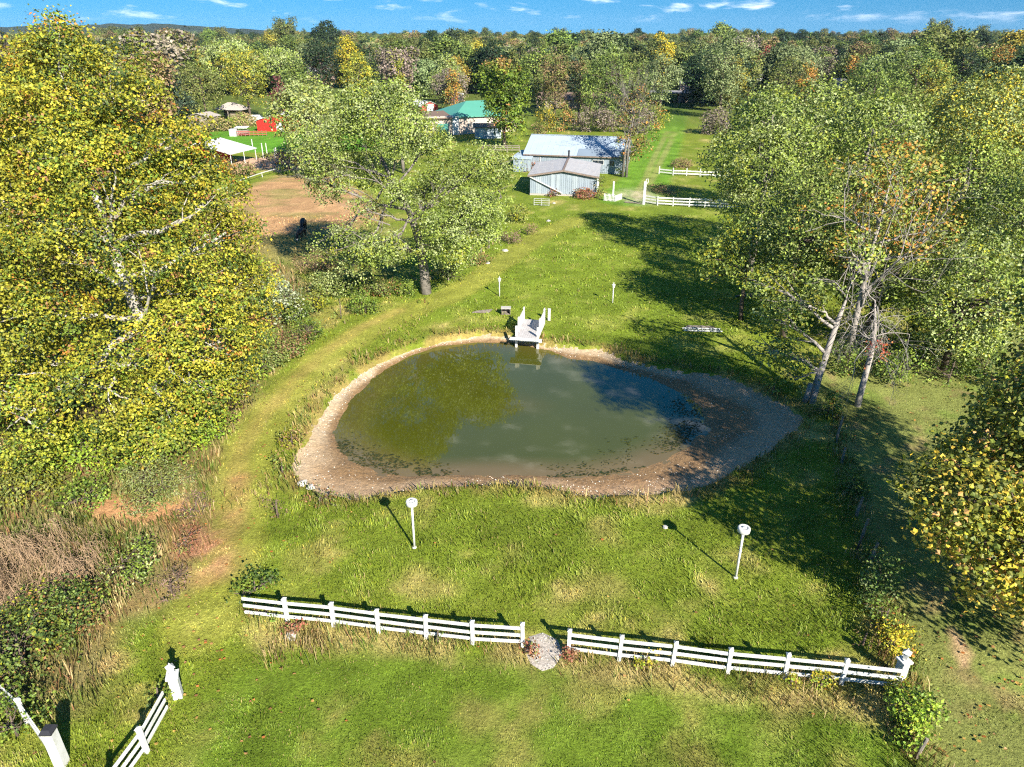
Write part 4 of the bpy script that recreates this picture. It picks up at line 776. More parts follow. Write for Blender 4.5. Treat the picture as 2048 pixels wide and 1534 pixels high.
b4 = np.array((*G(1714, 812)[:2], 0.)); root = thing('dead_tree', 'dead pale tree with drooping bare branches and a red vine at the lawn corner', 'tree', b4); rng = np.random.default_rng(41); mb = MB(); T = [b4 + (0, 0, -.3), at_y(1728, 760, 41.6), at_y(1742, 710, 42), at_y(1750, 660, 42.3), at_y(1750, 600, 42.6)]; mb.tube(T, [.22, .19, .16, .11, .04], 9)
for k in range(18):
    s = rng.uniform(.4, 1); p = np.array(T[1]) + (np.array(T[4]) - np.array(T[1])) * s; a = rng.uniform(0, 6.28); bare_branch(mb, rng, p, (math.cos(a), math.sin(a) - .3, rng.uniform(-.3, .5)), rng.uniform(1.8, 3.4), .038, 3, .5, -.10, 3)
mb.build('trunk', BARK_W, root, True); mb = MB()
me, C, I = crown_mesh('vine', np.random.default_rng(42), [(*at_y(1748, 700, 41.7), .6, 1.3), (*at_y(1742, 730, 41.6), .35, 1.2), (*at_y(1762, 690, 41.7), .4)], [(3, c_(.42, .06, .03)), (2, c_(.42, .14, .04))], .16, 5, 10, .22); me.transform(Matrix.Translation(-Vector(b4))); link('vine', me, LEAF, root)
# small dark trunked tree on the lawn
b5 = np.array((*G(1482, 641)[:2], 0.)); L5 = [(*at_y(x, y, b5[1] + o), r, .5) for x, y, r, o in ((1450,500,1.7,0),(1510,490,1.9,.5),(1560,515,1.7,0),(1430,545,1.5,-.6),(1475,535,1.6,-1),(1540,550,1.4,-.5),(1490,455,1.6,1),(1420,510,1.2,.5))]
tree('walnut_tree', 'small spreading tree with a slim dark trunk on the shaded lawn', 'tree', b5, [b5 + (0, 0, -.3), at_y(1484, 600, b5[1]), at_y(1490, 560, b5[1]), at_y(1495, 500, b5[1]), at_y(1495, 460, b5[1])], [.2, .17, .15, .1, .04], L5, [(3, YG * .85), (3, LG), (4, MG)], BARK_B, .26, 2.3, 10, .45, seed=45, per=6, lr=.4)
# near yellow maple at the right edge
def nm_col(C, cc, rng):  # lower crown gets more gold: its sunlit look is painted into the leaf colour
    t = (sstep(6.5, 3.2, C[:, 2]) * sstep(24.0, 20.5, C[:, 1]))[:, None]; y = pick(rng, [(4, c_(.55, .38, .05)), (2, c_(.55, .30, .10)), (3, c_(.34, .33, .03))], len(C)); return np.where(rng.random((len(C), 1)) < .22 + .7 * t, y * rng.uniform(.8, 1.1, (len(C), 1)), cc)
b6 = np.array((25.2, 22.0, 0.)); NL = [(*at_y(1930, 1090, 20.5), 1.9), (*at_y(2010, 1150, 19.5), 1.6), (*at_y(1880, 1010, 21.5), 1.8), (18.6, 22.5, 3.4, 2.3), (19.6, 21.5, 3.6, 2.6), (20.0, 24.2, 5.2, 2.9), (21.5, 19.0, 4.0, 2.8), (21.5, 22.0, 7.5, 3.0), (23.5, 26.5, 6.5, 3.2), (24.6, 22, 12.5, 3.6), (22.3, 25.3, 9.8, 2.8), (28, 25, 9.5, 3.5), (23, 24.5, 13.5, 3.0), (26, 24.5, 16.5, 2.8), (21.5, 24, 11.5, 2.6), (19.8, 23.5, 8.2, 2.6), (25, 22, 17.5, 2.8), (27.5, 22.5, 14, 3.0), (22.5, 21.5, 11, 2.8), (20.8, 26.8, 3.6, 2.0), (20.6, 22.5, 15, 2.6), (21.4, 21, 16.2, 2.5), (20.6, 24.5, 12.6, 2.2)]; NL = [(l[0] + .8, l[1], l[2] + .35, l[3]) for l in NL]
tree('yellow_maple', 'near maple with large dark green and golden leaves at the right edge', 'tree', b6, [b6 + (0, 0, -.3), b6 + (0, 0, 4), b6 + (.1, 0, 9), b6 + (.2, 0, 15.5)], [.42, .34, .22, .05], NL, [(4, c_(.09, .115, .018)), (4, c_(.16, .17, .022)), (2, c_(.30, .28, .03)), (.8, c_(.5, .36, .04))], BARK_B, .18, 5.0, 17, .42, 'lobed', seed=51, gap=0, colfun=nm_col, per=5)
# pair behind the central maple, autumn maple, bare tree by the barn
simple_tree('pale_tree', 'pale green tree rising behind the left of the central maple', (-33.5, 122, 0), 15.6, 6.6, [(4, SILV), (3, LG), (2, c_(.30, .30, .07)), (2, OLV)], BARK_G, seed=61, leaf=.42, dens=1.7, m=11, cs=.65, zb=1.5, n=13)
simple_tree('pale_tree', 'loose grey green tree between the red barn and the central maple', (-37.5, 143, 0), 15.0, 5.6, [(4, SILV), (3, OLV), (2, LG)], BARK_G, seed=62, leaf=.45, dens=1.6, m=10, cs=.7, zb=1.5, n=12)
simple_tree('pale_tree', 'silvery tree in front of the cream house, right of the central maple top', (-19, 128, 0), 13.2, 4.8, [(4, SILV), (3, LG), (1, c_(.35, .26, .12))], BARK_G, seed=63, leaf=.4, dens=1.7, m=10, cs=.6, zb=2, n=10)
def rt_col(C, cc, rng): t = sstep(15.2, 17.6, C[:, 2] + rng.normal(0, .6, len(C)))[:, None] * .8; cc = cc + (c_(.34, .14, .06) - cc) * t; k = rng.random((len(C), 1)) < .07 * (C[:, 2:3] < 9); return np.where(k, c_(.36, .16, .05), cc)
simple_tree('autumn_maple', 'deep green maple with a red crown tip left of the long barn', (-1.6, 160, 0), 17.6, 6.8, [(5, c_(.11, .17, .018)), (3, c_(.17, .22, .022)), (2, DG)], BARK_B, 'vase', seed=64, leaf=.5, dens=1.9, m=10, cs=.6, zb=.5, n=16, colfun=rt_col)
b7 = np.array((*G(1252, 354)[:2], 0.))
def barn_bare(mb, rng):
    mb.tube([b7 + (-.6, .2, -.2), b7 + (-.4, 0, 5), b7 + (.2, 0, 9), b7 + (.5, 0, 13)], [.24, .2, .13, .04], 8)
    for k in range(24): z = rng.uniform(5, 13); a = rng.uniform(0, 6.28); bare_branch(mb, rng, b7 + (0, 0, z), (math.cos(a), math.sin(a), .9), rng.uniform(2, 3.8), .05, 3, .45, .3, 3)
tree('bare_tree', 'half bare pale trunked tree beside the right end of the long barn', 'tree', b7, [b7 + (0, 0, -.3), b7 + (.1, 0, 5), b7 + (.6, 0, 10), b7 + (1.0, 0, 14)], [.26, .2, .13, .05], [(*(b7 + v), r) for v, r in (((3.2, 0, 8), 1.6), ((4.2, 1, 10.5), 1.5), ((1.5, 0, 7), 1.3), ((2.5, 0, 5), 1.6), ((-1.2, 0, 6), 1.0), ((3.5, 0, 6), 1.3), ((.5, .5, 3.5), 1.2), ((.5, 0, 11), 1.7), ((-.5, .5, 9), 1.5), ((1.5, 0, 13), 1.5), ((-1.5, 1, 11.5), 1.2))], [(3, OLV), (2, c_(.24, .15, .05)), (2, MG), (.6, OR)], BARK_G, .30, 2.4, 11, .5, seed=66, bare=barn_bare, per=5)
# ---- trees set further back, each with its own look
def back(label, cx, top, w, D, pal, kind='round', name='tree', zb=.15, leaf=None, seed=None, bark=None, n=16, dens=None, m=9, **kw):
    p = at_y(cx, top, D); dep = D * CP + (CAM_H - p[2]) * SP; r = w / 2 * dep / FOC; h = p[2]; leaf = leaf or max(.4, D * .0022); s = seed or int(cx * 3 + top)
    dens = dens or 1.5 * min(1.9, 17.0 / (leaf * 60) / max(.5, r / 7) ** .5)
    return simple_tree(name, label, (p[0], D, zg(p[0], D)), h, r, pal, bark, kind, s, leaf, dens, m, leaf * 1.25, zb * h, n=n, mat=LEAF, **kw)
PAL = dict(dark=[(5, c_(.016, .036, .014)), (2, c_(.026, .05, .016))], green=[(4, MG), (3, c_(.085, .125, .03)), (2, LG)], pale=[(4, SILV), (3, LG)], yg=[(4, c_(.25, .26, .03)), (3, c_(.17, .20, .03)), (1, YE)], yellow=[(4, YE), (2, YG)], rust=[(3, c_(.21, .14, .065)), (3, c_(.18, .14, .06)), (3, OLV)], blue=[(4, c_(.05, .085, .055)), (2, c_(.07, .10, .05))], olive=[(4, OLV), (3, c_(.12, .13, .04)), (2, MG)], plum=[(4, c_(.16, .05, .055)), (2, c_(.2, .08, .06))], grey=[(3, c_(.20, .16, .13)), (2, c_(.17, .14, .10)), (1, OLV)], orange=[(3, c_(.40, .19, .04)), (3, c_(.40, .25, .045)), (3, OLV)], crimson=[(4, c_(.33, .05, .06)), (2, c_(.28, .09, .05))], sage=[(4, c_(.20, .24, .10)), (3, c_(.15, .19, .07))])
BEX = []
for a in (('leafy green tree before the middle of the ranch house', 1182,138,66,237,'green','round','maple_tree',.0), ('olive tree before the right end of the ranch house', 1255,134,70,239,'olive','round','oak_tree',.0), ('rusty brown tree between the red tipped maple and the big rounded one', 1112,104,74,222,'rust','vase','rusty_tree',.03), ('dark oak shading the front of the ranch house', 1090,140,70,236,'olive','round','oak_tree',.02), ('large dense dark green round tree standing above the far woods', 633,66,92,285,'dark','round','dark_tree',.05), ('yellow green layered tree right of the dark round tree', 711,104,82,240,'yg','round','pine_tree',.1), ('slim bright lime cone shaped tree', 797,108,32,240,'yg','cone','cypress_tree',.03),
          ('dark fir between the yellow layered tree and the dark round tree', 738,84,60,290,'dark','cone','fir_tree',.03), ('pale willow like tree behind the green roofed house', 893,103,78,262,'pale','round','willow_tree',.05), ('big rounded green tree behind the long barn', 1215,84,140,192,'green','round','oak_tree',.08),
          ('grey green loose tree before the brick house', 1330,107,92,222,'sage','round','elm_tree',.2), ('golden yellow round tree above the driveway', 1323,66,60,330,'yellow','round','hickory_tree',.1), ('very tall sage green tree right of the driveway end', 1457,68,128,218,'sage','vase','poplar_tree',.06),
          ('small crimson tree right of the tall sage tree', 1536,88,27,330,'crimson','round','red_maple',.2), ('small bright orange tree above the tan house', 1710,107,27,300,'orange','round','orange_maple',.2), ('dark tree with a golden companion right of the grey roof', 1588,108,92,232,'olive','round','oak_tree',.05), ('golden orange tree leaning on the dark one', 1622,128,44,226,'orange','round','orange_maple',.1),
          ('yellow green tree with a visible straight trunk by the farm sheds', 482,108,128,216,'yg','vase','locust_tree',.22), ('dark grey green tree left of the straight trunked one', 394,122,105,206,'olive','round','oak_tree',.1), ('blue green pine behind the big sycamore', 350,118,55,225,'blue','cone','pine_tree',.05),
          ('broad light green tree behind the straight trunked one', 465,76,150,300,'pale','round','maple_tree',.1), ('silvery tree left of the dark round tree', 562,88,110,300,'pale','round','maple_tree',.1), ('green tree in front of the dark round tree', 585,112,60,270,'green','round','maple_tree',.1), ('small plum coloured tree by the lawn of the red barn', 551,152,34,214,'plum','round','plum_tree',.1),
          ('leafless grey purple tree behind the green roofed house', 900,130,92,232,'grey','round','bare_tree',.1), ('narrow rusty tree left of the big rounded green one', 1162,116,46,205,'rust','vase','rusty_tree',.1), ('dark green tree above the red tipped maple', 985,76,62,300,'dark','round','dark_tree',.05), ('deep green tree behind the ranch house', 1085,92,95,262,'green','round','maple_tree',.05), ('dusky tree right behind the red tipped maple', 1040,84,66,300,'olive','round','oak_tree',.05),
          ('sage tree behind the dark and golden pair', 1600,94,118,300,'sage','round','maple_tree',.1), ('wide green tree above the right grove', 1762,106,150,172,'green','round','oak_tree',.05), ('light green tree left of the upper right gold patches', 1850,84,170,205,'green','round','maple_tree',.05), ('dark round tree near the upper right corner', 1935,90,90,230,'dark','round','dark_tree',.05), ('orange gold tree at the upper right edge', 2012,88,62,240,'orange','vase','orange_maple',.05),
          ('yellow tree right behind the dark round tree', 692,72,55,330,'yellow','round','hickory_tree',.1), ('tan grey tree right of the dark fir', 768,92,52,300,'grey','vase','bare_tree',.1), ('rusty orange tree behind the grey purple one', 905,140,36,225,'orange','round','orange_maple',.1),
          ('green tree shading the parked cars', 1735,190,120,185,'olive','round','oak_tree',.1), ('dark plum tree beside the parked cars', 1700,205,45,215,'plum','round','plum_tree',.1), ('dark leafy tree left of the brick house', 1283,120,70,250,'green','round','maple_tree',.05), ('olive tree right behind the tall sage tree', 1508,100,60,260,'olive','round','oak_tree',.05)):
    back(a[0], *a[1:5], PAL[a[5]], a[6], a[7], a[8]); BEX.append((a[1] - a[3] * .55, a[1] + a[3] * .55, 60, a[4] + 5))
# ---- shrubs
def shrub(name, label, px, py, h, r, pal, seed, leaf=.2, dens=4, m=9, cs=.3, n=6, group=None, mat=None, shape='quad', xy=None, per=5, cat='shrub', **kw):
    b = np.array((*(xy or G(px, py)[:2]), 0.)); b[2] = zg(b[0], b[1]); rng = np.random.default_rng(seed); L = []
    for k in range(n):
        a = rng.uniform(0, 6.28); q = rng.uniform(.1, .65) * r; lr = r * rng.uniform(.35, .55); L.append((b[0] + q * math.cos(a), b[1] + q * math.sin(a), b[2] + lr * .4 + rng.uniform(0, max(h - lr * 1.2, .05)), lr, min(1.2, max(.7, h / r * .6))))
    L.append((b[0], b[1], b[2] + h * .55, min(r, h) * .5, 1))
    return tree(name, label, cat, b, [b + (0, 0, -.1), b + (0, 0, h * .3), b + (.05, 0, h * .7)], [.06, .05, .02], L, pal, BARK_B, leaf, dens, m, cs, shape, seed=seed + 7, per=per, parts=('stems', 'foliage'), group=group, mat=mat, **kw)
G_SH = [(4, c_(.11, .17, .022)), (3, c_(.17, .22, .03)), (2, DG)]; BRT = [(4, c_(.20, .28, .025)), (3, c_(.13, .21, .02)), (1, YG)]; SG = [(4, c_(.28, .31, .20)), (3, c_(.16, .20, .08)), (2, OLV)]
DRY = [(4, c_(.24, .16, .08)), (3, c_(.19, .12, .07)), (2, OLV)]; PUR = [(3, c_(.20, .12, .09)), (3, c_(.15, .10, .07)), (1, OLV)]; RED = [(4, c_(.28, .10, .06)), (3, c_(.22, .12, .06)), (2, OLV)]; YL = [(4, YE), (3, YG), (2, OR * .9)]
shrub('silver_shrub', 'tall silvery olive shrub right of the sycamore above the path', 555, 645, 4.2, 2.9, SG, 201, .2, 4, 10, .32, 9)
shrub('silver_shrub', 'silvery shrub tips at the sycamore base beside the path bend', 478, 800, 3.2, 1.6, SG, 202, .18, 5, 10, .28, 6)
shrub('bright_shrub', 'bright green bush below the sycamore at the path edge', 420, 880, 2.6, 2.2, BRT, 203, .18, 5.5, 10, .28, 9)
shrub('bright_shrub', 'bright green bush under the middle of the sycamore', 200, 930, 2.6, 2.6, BRT, 204, .18, 5, 10, .3, 9)
shrub('green_shrub', 'olive green bramble mound beside the red earth patch', 330, 985, 1.7, 2.4, [(4, OLV), (3, SILV * .7), (2, MG)], 205, .14, 8, 9, .24, 10, shape='blade')
shrub('green_shrub', 'yellowish bramble mound at the left edge below the sycamore', 60, 985, 1.5, 2.4, [(4, OLV), (3, YG * .6), (2, MG)], 206, .15, 7, 9, .25, 10)
shrub('green_shrub', 'low green thicket left of the red earth patch', 175, 1005, 1.1, 1.7, G_SH, 207, .15, 7, 9, .22, 8)
shrub('green_shrub', 'leafy green shrub in the middle of the left thicket', 255, 1160, 1.9, 1.35, G_SH + [(2, SILV)], 208, .12, 8, 11, .28, 10, rough=.45, jit=.45)
shrub('reddish_shrub', 'purplish brown dry bush between the thicket and path', 345, 1190, 1.2, .95, PUR, 209, .13, 8, 8, .2, 7, shape='blade')
shrub('reddish_shrub', 'wine red dry bush at the edge of the path bend', 372, 1095, .9, 1.0, RED, 210, .13, 8, 8, .2, 7, shape='blade')
shrub('reddish_shrub', 'brown dry bush above the wine red one along the path', 395, 1030, 1.1, 1.1, PUR, 211, .13, 8, 8, .2, 7, shape='blade')
shrub('leafy_bush', 'big glossy yellow green bush in the bottom left corner', 55, 1340, 2.6, 2.3, [(3, c_(.16, .19, .025)), (3, MG), (3, DG), (1, YG), (1, BR)], 212, .13, 7, 11, .3, 16, rough=.45, jit=.45)
shrub('leafy_bush', 'glossy dark bush right above the corner bush', 150, 1260, 2.0, 1.7, [(3, c_(.13, .16, .022)), (3, MG), (3, DG), (1, BR)], 213, .125, 7, 11, .3, 13, rough=.45, jit=.45)
shrub('leafy_bush', 'shaded green bush by the tall corner post at the bottom left', 35, 1470, 1.6, 1.3, G_SH, 214, .12, 8, 10, .26, 8, rough=.4)
shrub('pillar_ivy', 'green ivy bush smothering the white pillar base', 320, 1405, 1.1, .75, G_SH, 215, .13, 9, 10, .18, 7)
shrub('dark_bush', 'dark green rounded bush behind the broken fence end', 512, 1190, 1.0, 1.05, G_SH + [(2, DG)], 216, .15, 9, 10, .2, 9)
shrub('vine_bush', 'green vine over the broken fence end', 535, 1232, .7, .6, BRT, 217, .12, 9, 9, .16, 5)
shrub('reddish_shrub', 'bare purple twiggy bush at the lower left of the pond', 556, 1035, 1.5, .75, PUR, 218, .10, 9, 8, .2, 6, shape='blade')
shrub('pond_shrub', 'yellow green weed bush on the left rim of the pond', 585, 890, 1.1, .95, [(3, YG * .7), (3, OLV), (3, c_(.22, .14, .06))], 219, .14, 9, 9, .2, 8)
shrub('pond_shrub', 'reddish green weed bush below it at the pond corner', 565, 945, 1.0, .8, [(3, OLV), (3, c_(.22, .14, .06)), (2, MG)], 220, .13, 9, 9, .2, 7)
shrub('pond_shrub', 'rusty low weeds at the near left shore of the pond', 640, 1005, .6, 1.1, [(3, OLV), (3, c_(.24, .12, .05)), (2, MG)], 221, .12, 9, 8, .18, 9)
shrub('conifer_shrub', 'small dark pointed shrub near the central maple', 683, 640, 2.6, .9, [(4, MG), (3, DG)], 222, .18, 6, 10, .25, 7)
shrub('green_shrub', 'rounded green shrub right of the pointed shrub', 725, 625, 1.6, 1.7, G_SH, 223, .18, 6, 10, .26, 8)
shrub('green_shrub', 'greenish yellow shrub left of the pointed shrub', 640, 625, 2.2, 1.8, [(3, YG * .8), (3, OLV), (2, MG)], 224, .18, 5, 10, .28, 8)
shrub('reddish_shrub', 'brownish shrub on the slope above the path', 590, 690, 1.4, 1.6, [(3, RUST * .8 + .03), (3, OLV), (2, MG)], 225, .15, 6, 9, .25, 8)
shrub('green_shrub', 'low green shrub on the slope beside the brownish one', 530, 735, 1.6, 1.8, [(3, OLV), (3, MG), (1, SILV)], 226, .16, 6, 9, .26, 8)
for k, (x, y, h, w, pal, lab) in enumerate(((602,650,2.4,1.9,G_SH,'green shrub between the silvery shrub and the path slope'), (655,598,2.6,2.1,[(3, OLV), (3, MG), (2, SILV)],'olive shrub behind the pointed shrub'), (705,588,2.2,1.9,G_SH,'green shrub left of the central maple trunk'), (768,592,1.7,1.8,[(3, OLV), (3, MG), (1, BR)],'low mixed shrub at the left foot of the central maple'), (515,705,2.4,1.9,[(3, MG), (3, LG), (1, SILV)],'leafy green shrub at the right foot of the sycamore'), (568,712,1.5,1.5,[(3, OLV), (3, c_(.2, .12, .06)), (2, MG)],'brownish green weeds beside the path bend'), (618,678,1.4,1.5,G_SH,'low green shrub on the path slope'), (810,590,1.5,1.3,G_SH,'low green shrub touching the central maple trunk'), (895,560,1.8,1.6,[(3, OLV), (3, MG)],'low olive shrub right of the central maple trunk'), (500,765,1.9,1.5,[(3, MG), (3, BRT[0][1])],'bright shrub where the sycamore meets the path'))):
    shrub('understory_shrub', lab, x, y, h, w, pal, 310 + k, .17, 6, 10, .27, 8)
shrub('dry_shrub', 'brown dry brush in the shade left of the central maple', 630, 540, 1.5, 2.6, DRY, 227, .2, 4, 9, .32, 9, shape='blade')
shrub('dry_shrub', 'rusty dry brush at the right foot of the central maple', 960, 530, 1.3, 1.3, [(3, OLV), (3, c_(.24, .14, .06)), (2, MG)], 228, .17, 5, 9, .26, 7)
shrub('dry_shrub', 'purplish brown dry brush on the fence line up the lawn', 1022, 486, 1.6, 1.7, PUR, 229, .2, 5, 9, .28, 8, shape='blade')
shrub('dry_shrub', 'rust coloured dry brush right of the purplish one', 1055, 470, 1.3, 1.5, DRY, 230, .2, 5, 9, .28, 7, shape='blade')
shrub('green_shrub', 'green shrub on the fence line nearer the garage', 1040, 445, 2.2, 1.9, [(3, OLV), (3, LG), (2, YG * .7)], 231, .22, 4, 10, .32, 8)
shrub('reddish_shrub', 'red brown shrub against the middle of the garage wall', 1172, 398, 1.3, 1.9, RED, 232, .22, 5, 9, .28, 9)
shrub('reddish_shrub', 'red brown shrub under the fallen downpipe', 1107, 394, 1.0, 1.3, RED, 233, .22, 5, 9, .26, 7)
shrub('reddish_shrub', 'red leaved shrub in the corner between barn and lean-to', 1072, 342, 1.7, 1.8, RED, 234, .25, 4, 9, .3, 7)
shrub('wall_vine', 'green vine climbing the right corner of the garage', 1197, 397, 3.6, .95, [(4, MG), (3, c_(.16, .13, .04)), (2, LG)], 235, .22, 5, 10, .28, 9)
shrub('green_shrub', 'small green bush between the garage side and the gatepost', 1240, 352, 1.6, .9, G_SH, 236, .22, 5, 9, .26, 5)
shrub('dry_shrub', 'dry tan brush by the driveway behind the farthest fence', 1365, 335, 1.3, 2.6, DRY, 237, .26, 4, 8, .34, 8, shape='blade')
shrub('dry_shrub', 'reddish dry weeds behind the far white fence', 1330, 385, .8, 2.2, DRY, 238, .22, 4, 8, .3, 8, shape='blade')
for k, (x, y, h, w, pal, lab) in enumerate(((1090,262,6.5,3.6,[(3, YE * .8), (3, OLV)],'yellow olive shrub right of the red tipped maple'), (1128,262,6.2,3.4,[(3, c_(.33, .17, .05)), (3, OLV)],'orange brown shrub behind the barn roof'), (1165,262,5.2,3.6,PAL['grey'],'grey twiggy shrub behind the barn roof'), (1205,264,5.6,3.6,PAL['grey'],'greyish brown shrub behind the right half of the barn roof'), (1290,268,7,3.6,PAL['grey'],'grey leafless shrub left of the driveway'), (1318,262,6,2.8,[(3, YG * .8), (3, OLV)],'green yellow shrub leaning over the driveway'), (1438,268,6.5,4.4,PAL['grey'],'purplish grey bare shrub right of the driveway'), (1075,275,3,2.5,PAL['rust'],'low rusty shrub at the left back corner of the barn'), (1245,255,5,3.5,PAL['grey'],'grey thicket behind the half bare tree'))):
    shrub('back_shrub', lab, x, y, h, w, pal, 250 + k, .42, 1.8, 9, .6, 8)
for k, (x, y, h, w, pal, lab) in enumerate(((430,262,3,5,[(3, c_(.30, .23, .10)), (3, OLV)],'tall tan weeds in front of the grey shed'), (480,252,3,5,[(3, c_(.34, .25, .12)), (2, LG)],'tall tan weeds left of the animal pen'), (455,258,2.4,3,BRT,'bright green bush among the tan weeds'), (560,335,2.6,3.5,PUR,'reddish brown bush below the paddock posts'), (485,352,2,2.4,DRY,'dry brown bush below the dirt paddock'), (430,350,3,4,[(3, OLV), (2, MG)],'olive shrub right of the sycamore below the canopy'), (565,348,1.6,1.6,BRT,'small green bush at the end of the pasture rail'), (470,395,2.6,2.6,[(3, OLV), (2, YG * .7)],'olive shrub at the pasture corner by the sycamore'))):
    shrub('farm_shrub', lab, x, y, h, w, pal, 270 + k, .36, 2.0, 9, .5, 8)
shrub('hedge_shrub', 'dark green pointed shrub on the right boundary below the posts', 1742, 1205, 2.3, .9, [(4, c_(.09, .15, .03)), (3, c_(.12, .15, .05)), (2, MG)], 240, .13, 15, 12, .2, 10)
shrub('hedge_shrub', 'yellow orange shrub on the boundary above the lantern pillar', 1783, 1300, 1.3, .85, YL, 241, .13, 9, 10, .2, 8)
shrub('hedge_shrub', 'dry twiggy bush left of the yellow boundary shrub', 1725, 1290, .9, .75, DRY, 242, .11, 8, 9, .2, 7, shape='blade')
shrub('hedge_shrub', 'tall green shrub at the end of the front fence, lower right', 1812, 1470, 1.9, .85, BRT, 243, .13, 11, 11, .2, 11)
shrub('hedge_shrub', 'yellow topped shrub around the lantern pillar', 1795, 1395, .8, .6, YL + G_SH, 244, .12, 10, 10, .17, 7)
shrub('hedge_shrub', 'green shrub with an orange top between the leaning trunks', 1655, 830, 1.7, 1.2, G_SH + [(1.5, OR), (2, YG * .7)], 245, .16, 8, 10, .22, 9)
shrub('hedge_shrub', 'mixed green bush between the pointed and yellow boundary shrubs', 1765, 1255, 1.4, .8, G_SH, 247, .12, 11, 10, .2, 8)
shrub('hedge_shrub', 'dull green bush behind the lower right green shrub', 1822, 1440, 1.5, .9, [(4, MG), (3, DG), (1, OLV)], 248, .12, 11, 10, .2, 8)
shrub('hedge_shrub', 'shaded dark bush high on the boundary below the short post', 1700, 985, 1.3, .9, G_SH, 249, .14, 9, 10, .2, 8)
shrub('hedge_shrub', 'dark bush in shade along the boundary above the pointed shrub', 1715, 1100, 1.2, .8, G_SH, 246, .14, 8, 10, .2, 7)
for k, (x, y, h, w, lab) in enumerate(((1290,1335,.85,.42,'yellow green plant climbing the second span of the right fence'), (1580,1372,.7,.42,'yellow plant at the foot of the fifth right fence post'), (1640,1375,.75,.55,'bushy yellow plant between the last two right fence posts'), (875,1285,.95,.34,'narrow green bush growing through the left fence'), (1062,1305,.5,.35,'reddish weeds at the gravel gap, left fence end'), (1140,1318,.45,.3,'reddish weeds at the gravel gap, right fence end'), (590,1262,.5,.4,'rusty weeds at the second post of the left fence'))):
    shrub('fence_plant', lab, x, y, h, w, [(4, YG), (3, YE * .8), (2, BRT[0][1])] if k < 3 else ([(4, MG), (3, DG)] if k == 3 else RED), 280 + k, .11, 12, 9, .14, 6)
for k, (x, y, h, w, lab) in enumerate(((1545,790,1.2,1.0,'low weeds on the bank left of the leaning trunk'), (1895,768,2.6,2.3,'green bush at the shaded back edge of the mown lawn'), (1800,762,2.4,2.2,'dark bush under the trees behind the mown lawn'), (1965,752,2.6,2.4,'light bush at the right end of the mown lawn'), (1765,735,3.2,2.2,'tall dark bush behind the dead tree'), (1845,725,3.4,2.6,'large dark bush in the shade under the grove'), (1690,745,2.6,1.5,'dark bush between the two leaning trunks'))):
    shrub('grove_shrub', lab, x, y, h, w, G_SH, 290 + k, .17, 6, 10, .25, 7)
# drooping brown vine heap
b8 = np.array((*G(70, 1190)[:2], 0.)); root = thing('vine_heap', 'drooping brown tangle of dead vine at the left edge', 'vine', b8); rng = np.random.default_rng(71); mb = MB()
HC = [(rng.uniform(-3.2, 1.9), rng.uniform(-1.6, 2.4), rng.uniform(.9, 2.3), rng.uniform(0, 6.28)) for _ in range(34)]
for k in range(1900):
    hx_, hy_, hz_, ha = HC[rng.integers(0, len(HC))]; a = ha + rng.normal(0, .9); q = abs(rng.normal(0, .5)); p = b8 + (hx_ + q * math.cos(a), hy_ + q * math.sin(a), hz_ - .35 * q + rng.normal(0, .25)); d = np.array((math.cos(a) * .6, math.sin(a) * .6 - .2, rng.uniform(-.1, .35))) * rng.uniform(.4, 1.4); L_ = rng.uniform(.4, 1.7); t = np.linspace(0, 1, 5)[:, None]
    mb.tube(p + d * L_ * .7 * t + np.array((0, 0, -1)) * L_ * .9 * t ** 2 + np.cumsum(rng.normal(size=(5, 3)) * .07, 0), np.linspace(.011, .004, 5), 3, False)
mb.build('strand', M('dead_vine', (.30, .205, .125), .95, .35, 2), root, kind='stuff')
# ---- the woods beyond: one of each kind, then copies
KINDS = [('oak_tree', 'dark green round tree of the distant woods', PAL['dark'] + [(3, c_(.05, .085, .022))], 'round', 15, 6.2), ('maple_tree', 'mid green round tree of the distant woods', PAL['green'], 'round', 14, 6.0), ('ash_tree', 'olive green oval tree of the distant woods', PAL['olive'], 'vase', 16, 5.2), ('hickory_tree', 'golden yellow tree of the distant woods', [(3, c_(.34, .26, .035)), (3, c_(.25, .22, .035))], 'round', 14, 5.0), ('rusty_tree', 'rusty tan half bare tree of the distant woods', PAL['rust'] + [(2, c_(.25, .17, .10))], 'vase', 15, 5.0), ('pale_tree', 'pale sage green tree of the distant woods', PAL['sage'], 'round', 14, 6.2), ('fir_tree', 'dark pointed fir of the distant woods', PAL['blue'] + PAL['dark'], 'cone', 16, 3.8), ('grey_tree', 'greyish leafless tree of the distant woods', PAL['grey'], 'vase', 14, 5.2)]
PROTO = []
for k, (nm, lab, pal, kind, h, r) in enumerate(KINDS):
    rng = np.random.default_rng(300 + k); L_ = auto_lumps(rng, (0, 0, 0), h, r, h * .06, kind, 14); me, C, I = crown_mesh(nm, rng, L_, pal, .62, 1.6, 8, .70, rough=.3, gap=2.2)
    me.materials.append(LEAF_FAR); PROTO.append(me)
EXCL = [(1285,1405,60,290), (330,660,60,232), (800,1000,60,290), (985,1300,60,256), (1490,1555,150,400), (1630,1760,120,260), (1640,1700,120,545), (560,800,60,205), (1300,1500,60,180), (600,680,300,405), (1555,1640,60,235), (1670,1730,100,305)]
EXCL += BEX
WOODS = []
rng = np.random.default_rng(400); cnt = 0; placed = []; first = {}
WK = np.array([.26, .20, .15, .09, .10, .13, .03, .04])
cand = []
for _ in range(9000):
    D = 150 * (2600 / 150) ** rng.random(); px = rng.uniform(-120, 2170); cand.append((D, px))
cand.sort()
far_pts = []
